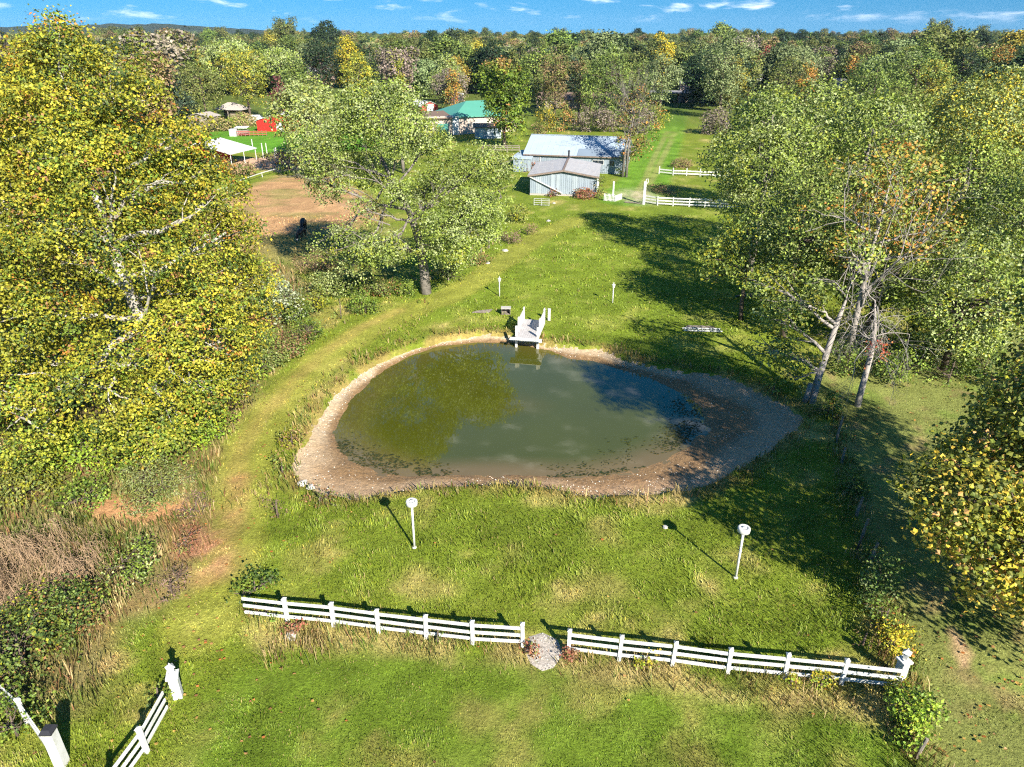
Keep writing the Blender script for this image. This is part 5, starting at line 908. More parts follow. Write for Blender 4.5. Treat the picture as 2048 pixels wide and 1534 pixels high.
for D, px in cand:
    x = (px - 1024) / FOC * (D * CP + 14 * SP)
    if any(a < px < b and c < D < d for a, b, c, d in EXCL): continue
    if px < 330 and D < 190: continue
    if any((x - q[0]) ** 2 + (D - q[1]) ** 2 < (7.5 + D * .003) ** 2 for q in placed[-260:]): continue
    placed.append((x, D)); k = int(rng.choice(8, p=WK)); s = rng.uniform(.85, 1.25) * (1 + .15 * sstep(300, 900, D)) * (1.0 if rng.random() > .08 else 1.3) * (1.25 if 420 < D < 1100 and rng.random() < .10 and k < 3 else 1.0)
    if px > 1400 and D > 420 and k in (3, 5): k = (0, 4)[int(rng.random() > .4)]
    if cnt < 225 and px > 250:
        o = bpy.data.objects.new(KINDS[k][0], PROTO[k]); COL.objects.link(o); o.location = (x, D, zg(x, D)); o.scale = (s * rng.uniform(1.0, 1.35), s * rng.uniform(1.0, 1.35), s); o.rotation_euler.z = rng.uniform(0, 6.28)
        o['label'] = KINDS[k][1]; first.setdefault(k, o); cnt += 1; WOODS.append((o, k, px, D, s))
    else: far_pts.append((x, D, zg(x, D), k, s, rng.uniform(0, 6.28)))
SECT = [(255, 'beyond the big sycamore'), (430, 'above the farm sheds'), (560, 'above the red barn'), (640, 'above the central maple, left side'), (730, 'above the central maple, middle'), (830, 'above the central maple, right side'), (960, 'beyond the green roofed house'), (1060, 'behind the red tipped maple'), (1170, 'above the ranch house'), (1290, 'above the long barn'), (1400, 'above the driveway end'), (1540, 'right of the tall sage tree'), (1660, 'over the dark golden pair'), (1780, 'above the parked cars'), (1900, 'above the gold patched tree'), (9999, 'in the upper right corner')]
cells = {}
for q in WOODS:
    sec = next(n for lim, n in SECT if q[2] < lim); row = 'in front woods' if q[3] < 230 else ('in middle woods' if q[3] < 330 else 'in back woods')
    cells.setdefault((q[1], sec, row), []).append(q)
for (k, sec, row), mem in cells.items():
    mem.sort(key=lambda q: q[2]); base = KINDS[k][1].replace(' of the distant woods', '')
    for n_, q in enumerate(mem):
        pos = '' if len(mem) == 1 else (('left ', 'right ')[n_] if len(mem) == 2 else ('leftmost ', 'second ', 'third ', 'fourth ', 'fifth ', 'sixth ', 'seventh ', 'eighth ', 'ninth ', 'tenth ', 'eleventh ', 'twelfth ')[min(n_, 11)])
        tag(q[0], pos + base + ' ' + row + ' ' + sec, 'tree', 'trees of the distant woods')
fp = np.array(far_pts); me = bpy.data.meshes.new('far_woods'); me.from_pydata([tuple(q[:3]) for q in far_pts], [], [])
for nm, ty, v in (('kind', 'INT', fp[:, 3].astype(int)), ('sz', 'FLOAT', fp[:, 4]), ('rot', 'FLOAT', fp[:, 5])): at_ = me.attributes.new(nm, ty, 'POINT'); at_.data.foreach_set('value', v)
fw = link('far_woods', me, LEAF_FAR, kind='stuff'); fw['label'] = 'mixed autumn woods stretching to the horizon'
ng = bpy.data.node_groups.new('woods', 'GeometryNodeTree'); ng.interface.new_socket('Geometry', in_out='INPUT', socket_type='NodeSocketGeometry'); ng.interface.new_socket('Geometry', in_out='OUTPUT', socket_type='NodeSocketGeometry')
gi, go = ng.nodes.new('NodeGroupInput'), ng.nodes.new('NodeGroupOutput'); jn = ng.nodes.new('GeometryNodeJoinGeometry')
for k in reversed(range(8)):
    oi = ng.nodes.new('GeometryNodeObjectInfo'); oi.inputs['Object'].default_value = first[k]; oi.inputs['As Instance'].default_value = True; ng.links.new(oi.outputs['Geometry'], jn.inputs[0])
ip = ng.nodes.new('GeometryNodeInstanceOnPoints'); ng.links.new(gi.outputs[0], ip.inputs['Points']); ng.links.new(jn.outputs[0], ip.inputs['Instance']); ip.inputs['Pick Instance'].default_value = True
def natt(nm, ty): n = ng.nodes.new('GeometryNodeInputNamedAttribute'); n.data_type = ty; n.inputs['Name'].default_value = nm; return n.outputs[0]
ng.links.new(natt('kind', 'INT'), ip.inputs['Instance Index']); ng.links.new(natt('sz', 'FLOAT'), ip.inputs['Scale'])
cx_ = ng.nodes.new('ShaderNodeCombineXYZ'); ng.links.new(natt('rot', 'FLOAT'), cx_.inputs[2]); ng.links.new(cx_.outputs[0], ip.inputs['Rotation']); ng.links.new(ip.outputs[0], go.inputs[0])
fw.modifiers.new('woods', 'NODES').node_group = ng
# ================================================================== SMALLER OBJECTS
def P0(px, py): p = G(px, py); return np.array((p[0], p[1], zg(p[0], p[1])))
# ---- white three-rail vinyl fences
def post_proto(h, w=.14):
    m = MB(); m.box((0, 0, h / 2 - .15), (w, w, h + .3)); c = MB(); q = w / 2 + .02
    c.add([(-q, -q, h), (q, -q, h), (q, q, h), (-q, q, h), (-q, -q, h + .03), (q, -q, h + .03), (q, q, h + .03), (-q, q, h + .03), (0, 0, h + .10)], [(3, 2, 1, 0), (0, 1, 5, 4), (1, 2, 6, 5), (2, 3, 7, 6), (3, 0, 4, 7)], [(4, 5, 8), (5, 6, 8), (6, 7, 8), (7, 4, 8)])
    a, b = m.mesh('post'), c.mesh('post_cap'); a.materials.append(WHITE); b.materials.append(WHITE); return a, b
PM, PCAP = post_proto(1.2)
def white_fence(label, pts, hs=(.28, .64, 1.0), cap0=True, cap1=True, rh=.14, low_end=None, drop=()):
    """pts: ground points of the posts"""
    root = thing('white_fence', label, 'fence', pts[0]); rng = random.Random(len(pts) * 7 + int(abs(pts[0][0]) * 10)); o0 = wloc(root)
    for k, p in enumerate(pts):
        if (k == 0 and not cap0) or (k == len(pts) - 1 and not cap1): continue
        a = link('post', PM, None, root); a.location = Vector(p) - o0; a.rotation_euler = (rng.uniform(-.03, .03), rng.uniform(-.03, .03), math.atan2(pts[-1][1] - pts[0][1], pts[-1][0] - pts[0][0]))
        b = link('post_cap', PCAP, None, a)
    for k, (p, q) in enumerate(zip(pts[:-1], pts[1:])):
        for i, h in enumerate(hs):
            if (k, i) in drop: continue
            m = MB(); d = rng.uniform(-.025, .025); p_, q_ = np.array(p) + (0, 0, h), np.array(q) + (0, 0, h + d); v = (q_ - p_) / np.linalg.norm(q_ - p_)
            if not (k == 0 and not cap0): p_ = p_ + v * .073
            if not (k == len(pts) - 2 and not cap1): q_ = q_ - v * .073
            m.bar(p_, q_, .045, rh); m.build('rail', WHITE, root)
    return root
white_fence('three rail white fence left of the gravel gap, its left end broken off', [P0(x, y) for x, y in ((492,1236),(576,1245),(668,1253),(758,1266),(853,1277),(946,1288),(1046,1294))], cap0=False)
white_fence('three rail white fence right of the gravel gap ending at a lantern pillar', [P0(x, y) for x, y in ((1137,1307),(1238,1321),(1344,1333),(1455,1347),(1568,1358),(1681,1370),(1790,1381))], cap1=False)
white_fence('tilted white fence section sloping down from the ivy covered pillar', [P0(x, y) for x, y in ((338,1424),(294,1503),(225,1600),(170,1690))], cap0=False)
white_fence('short white rail fence running left from the tall corner post', [np.array((-15.25, 15.7, 0)), np.array((-17.2, 17.3, 0)), np.array((-19.2, 18.6, 0))], hs=(.45, .95), cap0=False)
white_fence('far white fence beside the tall gate post with a hook', [P0(x, y) for x, y in ((1288,407),(1315,411),(1346,412.5),(1378,414),(1409,415.5),(1440,417),(1475,419))], hs=(.3, .7, 1.08), cap0=False, rh=.18)
white_fence('farthest white fence along the driveway, partly behind the tree', [P0(x, y) for x, y in ((1318,348),(1346,351),(1373,352),(1400,353),(1430,354),(1460,355))], hs=(.35, .8), rh=.2)
# ---- pillars with lanterns, tall posts
def lantern(root, p, s=1.0, mat=WHITEP):
    m = MB(); m.box(p + np.array((0, 0, .03 * s)), (.2 * s, .2 * s, .06 * s)); m.lathe(p + np.array((0, 0, .06 * s)), [(.09 * s, 0), (.14 * s, .28 * s), (.2 * s, .30 * s), (.03 * s, .44 * s), (.025 * s, .5 * s), (0, .52 * s)], 4); return m.build('lantern', mat, root)
STUCCO = M('whitewashed_block', (.62, .62, .60), .85, .1, 3, dirt=(.22, .24, .16), dirt_amt=.5, dscale=3)
def pillar(label, p, w, h, name='lantern_pillar', mat=STUCCO, lan=True):
    root = thing(name, label, 'pillar', p); m = MB(); m.box(np.array(p) + (0, 0, h / 2 - .1), (w, w, h + .2), .3); m.build('shaft', mat, root, bevel=.015)
    m = MB(); m.box(np.array(p) + (0, 0, h + .04), (w + .1, w + .1, .08), .3); m.build('cap', mat, root)
    if lan: lantern(root, np.array(p) + (0, 0, h + .08))
    return root
pillar('ivy clad white block pillar with a lantern near the bottom left', P0(357,1393), .32, 1.05)
pillar('white pillar with a lantern at the right end of the front fence', P0(1796,1360), .32, .95)
p = np.array((-15.1, 15.75, 0.)); root = thing('corner_post', 'tall plain white post with a dark solar cap cut off by the bottom edge', 'post', p); m = MB(); m.box(p + (0, 0, .75), (.34, .34, 1.7)); m.build('shaft', WHITE, root, bevel=.01)
m = MB(); q = .20; m.add([p + np.array(v) for v in ((-q, -q, 1.605), (q, -q, 1.605), (q, q, 1.605), (-q, q, 1.605), (-q, -q, 1.66), (q, -q, 1.66), (q, q, 1.66), (-q, q, 1.66), (-.12, -.12, 1.78), (.12, -.12, 1.78), (.12, .12, 1.78), (-.12, .12, 1.78))], [(3, 2, 1, 0), (0, 1, 5, 4), (1, 2, 6, 5), (2, 3, 7, 6), (3, 0, 4, 7), (4, 5, 9, 8), (5, 6, 10, 9), (6, 7, 11, 10), (7, 4, 8, 11), (8, 9, 10, 11)]); m.build('solar_cap', DARK, root)
p = P0(1287,409); root = thing('gate_post', 'tall white post with a hook at the start of the far fence', 'post', p); m = MB(); m.box(p + (0, 0, 1.55), (.34, .34, 3.3)); m.build('shaft', WHITE, root); m = MB(); m.tube([p + np.array(v) for v in ((.1, 0, 3.2), (.1, 0, 3.5), (.35, 0, 3.55), (.42, 0, 3.2), (.3, 0, 2.9))], .06, 6); m.build('hook', WHITE, root)
# ---- lamps
def drum_lamp(p, h, label, lean):
    root = thing('drum_lamp', label, 'lamp post', p, 'drum lamps by the pond'); m = MB(); t_ = p + np.array((lean, 0, h))
    m.tube([p + (0, 0, -.2), p + (t_ - p) * .5, t_], .055, 10); m.build('pole', WHITEP, root, True)
    m = MB(); m.lathe(p, [(.10, -.02), (.10, .05), (.06, .07)], 10); m.build('foot', WHITEP, root)
    m = MB(); m.lathe(t_, [(0.04, -.02), (.20, .0), (.27, .06), (.27, .24), (.24, .27), (.16, .28), (.155, .25), (.10, .25), (.095, .29), (0, .30)], 20); m.build('drum', WHITEP, root, True)
    return root
drum_lamp(P0(829,1097), 2.45, 'white drum topped lamp post between pond and fence, the left one', .03)
drum_lamp(P0(1471,1158), 2.55, 'white drum topped lamp post on the grass nearest the fence line shade, the right one', -.02)
def garden_lamp(p, label):
    root = thing('garden_lamp', label, 'lamp post', p, 'slim lamp posts on the far grass'); m = MB(); m.tube([p + (0, 0, -.2), p + (0, 0, 1.4)], [.055, .045], 8); m.build('pole', WHITEP, root, True)
    m = MB(); m.lathe(p + (0, 0, 1.4), [(.05, 0), (.11, .05), (.15, .28), (.18, .30), (.05, .40), (.03, .44), (.045, .48), (0, .56)], 8); m.build('lantern', WHITEP, root); return root
garden_lamp(P0(999,591), 'slim white garden lamp in full sun beyond the dock'); garden_lamp(P0(1225,606), 'slim white garden lamp standing at the edge of tree shade')
# ---- dock
DECK = M('grey_deck_boards', (.44, .42, .42), .8, .12, 3, .2); f = Frame((1.12, 51.75, .30), R(-11))
root = thing('dock', 'small white wooden dock with lattice railings over the pond edge', 'dock', f(0, 0, 0)); DL = 4.1
for k in range(10): m = MB(); a = -.87 + k * .174; m.hexa(np.array([f(u, v, z) for z in (.10, .15) for u, v in ((a + .006, 0), (a + .168, 0), (a + .168, DL), (a + .006, DL))])); m.build('plank', DECK, root)
m = MB(); m.box(f(0, -.06, .02), (2.5, .10, .26), f.rot); m.build('fascia', WHITEP, root); m = MB(); m.box(f(0, -.28, .165), (2.55, .5, .04), f.rot); m.build('front_board', WHITEP, root)
for s in (-.85, .85): m = MB(); m.box(f(s, DL / 2, -.02), (.08, DL - .1, .2), f.rot); m.build('joist', WHITEP, root)
for s in (-.86, .86):
    m = MB(); m.box(f(s, .42, -.2), (.17, .17, 2.3), f.rot); m.build('front_post', WHITEP, root)
    for v in (1.35, 3.75): m = MB(); m.box(f(s, v, .62), (.13, .13, 1.3), f.rot); m.lathe(f(s, v, 1.27), [(.09, 0), (.05, .06), (0, .14)], 4); m.build('rail_post', WHITEP, root)
    r_ = MB(); r_.bar(f(s, 1.42, 1.12), f(s, 3.68, 1.12), .07, .10); r_.bar(f(s, 1.42, .28), f(s, 3.68, .28), .07, .10); pr = r_.build('railing', WHITEP, root)
    l_ = MB(); n = 13
    for k in range(-4, n):
        for d in (1, -1):
            a, b = 1.42 + k * .19, 1.42 + k * .19 + .78; z0, z1 = (.33, 1.07) if d > 0 else (1.07, .33)
            t0, t1 = max(0, (1.42 - a) / .78), min(1, (3.68 - a) / .78)
            if t1 - t0 > .1: o = s + .012 * d; l_.bar(f(o, a + (b - a) * t0, z0 + (z1 - z0) * t0), f(o, a + (b - a) * t1, z0 + (z1 - z0) * t1), .012, .075)
    l_.build('lattice', WHITEP, pr)
m = MB(); m.box(f(.86, .30, -.98), (.9, .5, .16), f.rot + .2); m.build('footing', CONC, root)
p = P0(1098,640); root = thing('mooring_post', 'lone white square post on the bank right of the dock', 'post', p); m = MB(); m.box(p + (0, 0, .45), (.22, .22, 1.1)); m.build('shaft', WHITEP, root); m = MB(); m.box(p + (0, 0, 1.02), (.25, .25, .05)); m.build('cap', WHITEP, root)
p = P0(1012,627); root = thing('wooden_box', 'open fronted grey wooden box on the grass left of the dock', 'box', p); m = MB(); m.box(p + (0, .28, .3), (.75, .04, .5)); m.box(p + (-.36, 0, .28), (.04, .56, .56)); m.box(p + (.36, 0, .28), (.04, .56, .56)); m.box(p + (0, 0, .04), (.68, .5, .04)); m.build('carcass', WOODGREY, root); m = MB(); m.box(p + (0, -.02, .585), (.86, .66, .05)); m.build('lid', M('pale_board', (.42, .40, .37), .8, .15, 5), root)
p = P0(966,624); root = thing('board_pile', 'flat weathered boards lying in the grass beyond the pond', 'boards', p)
for k in range(4): m = MB(); m.box(p + (k * .1 - .2, k * .13 - .2, .05 + .02 * k), (1.5, .15, .03), .1 * k); m.build('board', WOODGREY, root)
p = P0(1404,664); root = thing('dropped_ladder', 'white ladder lying on boards in the shaded grass', 'ladder', p); a, b = p + (-1.55, .1, .12), p + (1.55, -.15, .12)
for s in (-.25, .25): m = MB(); m.bar(a + (0, s, 0), b + (0, s, 0), .06, .1); m.build('side_rail', WHITEP, root)
for k in range(9): c = a + (b - a) * (k + .5) / 9; m = MB(); m.bar(c + (0, -.22, 0), c + (0, .22, 0), .05, .05); m.build('rung', WHITEP, root)
for k in range(3): m = MB(); m.box(p + (0, .5 + k * .2, .06), (2.6 - k * .3, .18, .05), -.08); m.build('board', WOODGREY, root)
p = P0(1497,594); root = thing('log_pile', 'heap of pale logs and slabs under the small tree', 'logs', p); rr = random.Random(2)
for k in range(7): c = p + np.array((rr.uniform(-.7, .7), rr.uniform(-.3, .3), .12 + .12 * (k // 3))); a = rr.uniform(-.4, .4); m = MB(); m.tube([c - (.6 * math.cos(a), .6 * math.sin(a), 0), c + (.6 * math.cos(a), .6 * math.sin(a), .05)], .09, 7); m.build('log', WOODGREY, root)
STONE = M('pale_stone', (.45, .43, .40), .9, .2, 4, bump=.3)
for (x, y, s, lab) in ((1010,502,.42,'pale boulder by the wire fence at the top of the lawn'), (1097,443,.35,'small white stone on the grass below the garage'), (1108,408,.3,'white stone in front of the garage by the metal gate'), (604,968,.34,'pale stone at the left corner of the pond mud'), (622,975,.25,'small stone beside the left corner of the mud'), (582,1274,.30,'grey stone under the broken end of the fence'), (1330,1056,.16,'flat pale stone in the lamp shadow on the grass'), (975,527,.3,'small grey stone below the wire fence posts')):
    p = P0(x, y); m = MB(); m.rock((0, 0, .05), s, random.Random(int(x))); o = m.build('boulder', STONE); o.location = p; tag(o, lab, 'stone')
# ---- weathered wire-fence posts
def wood_post(x, y, h, lab, grp, lean=0):
    p = P0(x, y); m = MB(); m.tube([(0, 0, -.3), (lean * .5, 0, h * .5), (lean, 0, h)], [.075, .07, .06], 7); o = m.build('fence_post', WOODGREY); o.location = p; tag(o, lab, 'fence post', grp)
g1 = 'old wooden posts along the right boundary'
for x, y, h, ln, lab in ((1671,884,1.75,.1,'tallest grey post on the right boundary, beside the leaning bare trunks'), (1683,925,1.0,.02,'short grey post just below the tall one on the boundary'), (1712,1032,1.15,.1,'grey post half in shade on the boundary above the hedge'), (1722,1078,1.15,.1,'leaning grey post in deep shade beside the yellow maple'), (1741,1120,.95,.12,'grey post sticking out above the conifer shaped shrub'), (1831,1515,.95,.15,'grey post near the bottom edge under the green shrub')): wood_post(x, y, h, lab, g1, ln)
g2 = 'wooden posts of the old wire fence'
for k, (x, y) in enumerate(((897,562),(945,520),(962,505),(978,497),(991,484))): wood_post(x, y, 1.3, ['post of the wire fence right beside the big trunk', 'second wire fence post up the slope from the big tree', 'middle post of the old wire fence', 'fourth wire fence post, next to the rusty shrubs', 'farthest wire fence post before the dry shrubs'][k], g2)
# wooden rail fence, gate, picket fence
root = thing('rail_fence', 'grey wooden rail fence left of the long barn', 'fence', (-4, 152, 0))
for x in (-6, -3.5, -1, 1.5): m = MB(); m.box((x, 152, .6), (.18, .18, 1.5)); m.build('post', WOODGREY, root)
for z in (.5, .95, 1.3): m = MB(); m.box((-2.25, 151.88, z), (7.6, .05, .16)); m.build('rail', WOODGREY, root)
p = P0(1068,413); GALV = M('galvanised_steel', (.42, .43, .42), .5, .1, 3); root = thing('tube_gate', 'small galvanised tube gate left open in front of the garage', 'gate', p)
for z in (.15, .45, .75, 1.0): m = MB(); m.tube([p + (0, 0, z), p + (2.1, -.35, z)], .035, 6); m.build('rail', GALV, root)
for k in (0, .5, 1.0): m = MB(); m.tube([p + (2.1 * k, -.35 * k, .05), p + (2.1 * k, -.35 * k, 1.05)], .04, 6); m.build('upright', GALV, root)
p = P0(1208,402); root = thing('picket_fence', 'corner of low white picket fence at the garage corner', 'fence', p)
for k in range(9): m = MB(); q = p + np.array((k * .18, -.07 * k, 0)); m.box(q + (0, 0, .5), (.085, .03, 1.1)); m.build('picket', WHITEP, root)
for k in range(10): m = MB(); q = p + np.array((1.5 + k * .13, -.6 + .16 * k, 0)); m.box(q + (0, 0, .42), (.1, .03, .95), .8); m.build('picket', WHITEP, root)
for z in (.25, .75): m = MB(); m.bar(p + (0, .04, z), p + (1.45, -.57, z), .03, .08); m.bar(p + (1.5, -.53, z * .9), p + (2.75, .93, z * .9), .03, .08); m.build('rail', WHITEP, root)
p = P0(1226,392); root = thing('white_gatepost', 'white square post at the garage corner behind the pickets', 'post', p); m = MB(); m.box(p + (0, 0, .95), (.22, .22, 2.1)); m.build('shaft', WHITEP, root); m = MB(); m.box(p + (0, 0, 2.04), (.28, .28, .08)); m.build('cap', WHITEP, root)
p = P0(1262,408); m = MB(); m.tube([(0, 0, .12), (1.1, -.5, .16), (2.2, -1.2, .1)], [.11, .09, .05], 7); o = m.build('fallen_log', WOODGREY); o.location = p + (-.8, .6, 0); tag(o, 'dark fallen log across the track in front of the far fence', 'log')
# ---- pen, trailer, truck, pole, small posts round the red barn
p = P0(478,272); root = thing('animal_pen', 'small pen with a white roofed coop beside the red barn', 'pen', p)
m = MB(); m.box(p + (-1.2, .3, .8), (1.6, 1.8, 1.6)); m.build('coop', WHITEP, root); m = MB(); m.box(p + (.6, 1.0, 1.9), (3.0, 2.0, .12), 0, .1); m.build('coop_roof', WHITEP, root); m = MB(); m.box(p + (.9, 1.2, .75), (2.2, 1.2, 1.2)); m.build('hutch', WOODGREY, root)
for k in range(8): m = MB(); m.box(p + (k * .95 - .2, -.6 + .16 * k, .6), (.09, .09, 1.3)); m.build('post', WOODGREY, root)
for z in (.35, .75, 1.1): m = MB(); m.bar(p + (-.2, -.66, z), p + (6.6, .46, z), .05, .12); m.build('rail', REDW_, root)
def vehicle(name, lab, cat, p, rz, L_, W_, H_, paint, hood=.28, boxy=False):
    root = thing(name, lab, cat, (0, 0, 0)); q = MB(); hh = H_ * .52
    pr = [(-L_ / 2, .3), (-L_ / 2, hh), (-L_ * .42, hh + .05), (-L_ * (.34 if not boxy else .48), H_ - .05), (L_ * .08, H_), (L_ * (.5 - hood), hh + .08), (L_ / 2 - .1, hh - .05), (L_ / 2, .5), (L_ / 2, .3)]
    n = len(pr); V = [(x, -W_ / 2 * (1 if z < hh + .1 else .82), z) for x, z in pr] + [(x, W_ / 2 * (1 if z < hh + .1 else .82), z) for x, z in pr]
    me = bpy.data.meshes.new('body'); me.from_pydata(V, [], [tuple(range(n))[::-1], tuple(range(n, 2 * n))] + [(k, (k + 1) % n, n + (k + 1) % n, n + k) for k in range(n)]); link('body', me, paint, root)
    for s in (-1, 1): m = MB(); m.box((-L_ * .12, s * W_ * .45, H_ * .74), (L_ * .4, .05, H_ * .22)); m.build('side_window', GLASS, root)
    m = MB(); a, b = pr[4], pr[5]; m.bar((a[0] * .8 + b[0] * .2 + .05, 0, a[1] * .8 + b[1] * .2 + .03), (b[0] - .05, 0, b[1] + .06), W_ * .72, .03); m.build('windscreen', GLASS, root)
    for x in (-L_ * .3, L_ * .32):
        for s in (-1, 1): m = MB(); m.tube([(x, s * (W_ / 2 - .2), .33), (x, s * (W_ / 2 + .02), .33)], .33, 12); wv = m.build('wheel', DARK, root); m = MB(); m.tube([(x, s * (W_ / 2 + .021), .33), (x, s * (W_ / 2 + .03), .33)], .19, 10); m.build('rim', GALV, wv)
    for s in (-1, 1): m = MB(); m.box((L_ / 2 - .02, s * W_ * .36, hh - .16), (.06, .3, .14)); m.build('headlight', WHITEP, root)
    root.location = p; root.rotation_euler.z = rz; return root
vehicle('parked_van', 'white van parked behind the red barn', 'van', P0(517,245), R(8), 5.4, 2.0, 2.1, WHITEP, .18, True)
vehicle('dark_car', 'dark car parked at the edge of the lawn under the right trees', 'car', P0(1672,249), R(5), 4.5, 1.8, 1.45, DARK)
vehicle('silver_car', 'silver car beside the red ones under the right trees', 'car', P0(1697,243), R(-20), 4.4, 1.8, 1.45, M('silver_paint', (.45, .46, .48), .3, metal=.5))
vehicle('red_car', 'bright red car parked in shade under the right trees', 'car', P0(1719,241), R(14), 4.5, 1.8, 1.5, M('red_paint', (.5, .02, .02), .3))
vehicle('white_pickup', 'white pickup parked right of the red car', 'pickup', P0(1752,242), R(-10), 5.2, 1.9, 1.8, WHITEP, .25)
p = np.array((-19.5, 282, 0.)); root = thing('utility_pole', 'utility pole with a crossarm behind the green roofed house', 'utility pole', p); m = MB(); m.tube([p, p + (0, 0, 9.5)], [.22, .15], 8); m.build('pole', WOODGREY, root); m = MB(); m.box(p + (-.3, -.2, 8.9), (3.4, .15, .2)); m.build('crossarm', WOODGREY, root)
g3 = 'white posts of the dirt paddock'
for k, (x, y, h) in enumerate(((505,292,1.5),(527,316,2.8),(534,306,2.0),(551,318,1.9),(553,311,1.5))): p = P0(x, y); m = MB(); m.tube([(0, 0, -.2), (0, 0, h)], .09, 7); o = m.build('paddock_post', WHITEP); o.location = p; tag(o, ['white paddock post on the green lawn behind the canopy', 'tallest white post in the dirt right of the canopy', 'white post standing just behind the tallest one', 'rightmost white post of the dirt paddock', 'short white post behind the rightmost one'][k], 'post', g3)
# long white hose-like rail along the pasture edge
root = thing('pasture_fence', 'low pale single rail fence along the upper edge of the brown pasture', 'fence', P0(425,395)); pts = [P0(x, y) for x, y in ((425,395),(455,382),(490,368),(525,355),(560,345),(585,337))]
for q in pts: m = MB(); m.box(q + (0, 0, .35), (.1, .1, .9)); m.build('post', WHITEP, root)
for a, b in zip(pts[:-1], pts[1:]): m = MB(); m.bar(a + (0, 0, .72), b + (0, 0, .72), .06, .12); m.build('rail', WHITEP, root)
m = MB(); q = P0(868,296); root = thing('garden_bench', 'white bench on the strip of lawn before the cream house', 'bench', q)
for nm, c, s in (('seat', (0, 0, .45), (2.4, .6, .08)), ('backrest', (0, .3, .85), (2.4, .06, .7)), ('leg', (-1.05, 0, .22), (.12, .5, .44)), ('leg', (1.05, 0, .22), (.12, .5, .44))): m = MB(); m.box(q + c, s); m.build(nm, WHITEP, root)
# ---- cows grazing in the shade
def cow(p, rz, s, lab, patch):
    root = thing('cow', lab, 'cow', p, 'cattle in the pasture shade'); root.rotation_euler.z = rz
    J = [((0, 0, 1.12), .34, .36), ((.45, 0, 1.12), .33, .36), ((.85, 0, 1.15), .26, .32), ((1.15, 0, 1.12), .15, .22), ((1.45, 0, .85), .12, .17), ((1.62, 0, .50), .13, .15), ((1.78, 0, .26), .075, .08),
         ((-.5, 0, 1.14), .32, .34), ((-.85, 0, 1.18), .25, .28), ((-1.02, 0, 1.22), .06, .06), ((-1.1, 0, .9), .035, .035), ((-1.08, 0, .5), .05, .05)]
    ed = [(0, 1), (1, 2), (2, 3), (3, 4), (4, 5), (5, 6), (0, 7), (7, 8), (8, 9), (9, 10), (10, 11)]
    for sy in (-1, 1):
        b = len(J); J += [((.72, .2 * sy, .9), .15, .15), ((.74, .21 * sy, .52), .085, .085), ((.72, .21 * sy, .28), .055, .055), ((.74, .21 * sy, .04), .065, .065)]; ed += [(2, b), (b, b + 1), (b + 1, b + 2), (b + 2, b + 3)]
        b = len(J); J += [((-.78, .2 * sy, .88), .19, .17), ((-.68, .21 * sy, .66), .12, .12), ((-.88, .21 * sy, .44), .065, .065), ((-.82, .21 * sy, .04), .065, .065)]; ed += [(8, b), (b, b + 1), (b + 1, b + 2), (b + 2, b + 3)]
        b = len(J); J += [((1.52, .2 * sy, .72), .05, .04), ((1.5, .32 * sy, .70), .04, .02)]; ed += [(4, b), (b, b + 1)]
    me = bpy.data.meshes.new('cow_body'); me.from_pydata([tuple(np.array(j[0]) * s) for j in J], ed, []); o = bpy.data.objects.new('body', me); COL.objects.link(o); o.parent = root
    sk = o.modifiers.new('skin', 'SKIN'); sk.use_smooth_shade = True
    for v, j in zip(me.skin_vertices[0].data, J): v.radius = (j[1] * s, j[2] * s)
    me.skin_vertices[0].data[0].use_root = True; o.modifiers.new('smooth', 'SUBSURF').levels = 1; o.modifiers['smooth'].render_levels = 2
    me.materials.append(M('black_hide', (.012, .011, .011), .6, .2, 5))
    if patch: m = MB(); m.lathe((1.62 * s, 0, .42 * s), [(.10 * s, -.12), (.15 * s, 0), (.145 * s, .14)], 10); x = m.mesh('white_face', smooth=True); link('white_face', x, M('white_hide', (.55, .53, .5), .7), root)
cow(P0(608,463), R(-80), 1.1, 'larger black cow with its back in the pasture shade', False); cow(P0(604,479), R(-95), .95, 'smaller black cow with a white face standing nearer the camera', True)
# ================================================================== GRASS (nobody could count it)
def grass_cloud(name, n, region, hfun, wfun, cfun, seed, y0=470, y1=1600, x0=-20, x1=2070, lean=.5, power=1.0):
    r = np.random.default_rng(seed); px = r.uniform(x0, x1, n); py = y0 + (y1 - y0) * r.random(n) ** power
    u = (px - 1024) / FOC; v = (py - 767) / FOC; k = -CAM_H / (-SP - v * CP); x = u * k; y = (CP - v * SP) * k
    x = x + r.normal(0, .15, n); y = y + r.normal(0, .15, n)
    w = region(x, y); keep = r.random(n) < w; x, y = x[keep], y[keep]; n = len(x)
    z = zground(x, y) - .02; h = hfun(x, y) * r.uniform(.5, 1.25, n); wd = wfun(x, y) * r.uniform(.6, 1.3, n)
    ang = 6.28 * vnoise(x, y, 1.4, seed) * 1.5 + r.normal(0, .9, n); lx, ly = np.cos(ang), np.sin(ang); ln = h * lean * r.uniform(.3, 1.6, n)
    bx, by = -ly * wd, lx * wd
    A = np.stack([x - bx, y - by, z], 1); B = np.stack([x + bx, y + by, z], 1)
    C = np.stack([x + lx * ln * .4 + bx * .8, y + ly * ln * .4 + by * .8, z + h * .6], 1); D = np.stack([x + lx * ln * .4 - bx * .8, y + ly * ln * .4 - by * .8, z + h * .6], 1)
    E_ = np.stack([x + lx * ln, y + ly * ln, z + h * .92], 1)
    V = np.stack([A, B, C, D, E_], 1).reshape(-1, 3); b = np.arange(n)[:, None] * 5
    c = cfun(x, y, r); c2 = np.concatenate([c * .92, c * 1.12])
    return link(name, np_mesh(name, V, [b + np.array([[0, 1, 2, 3]]), b + np.array([[3, 2, 4]])], c2), BLADE, kind='stuff')
def out_pond(x, y): return (pond_in(x, y) < .12).astype(float)
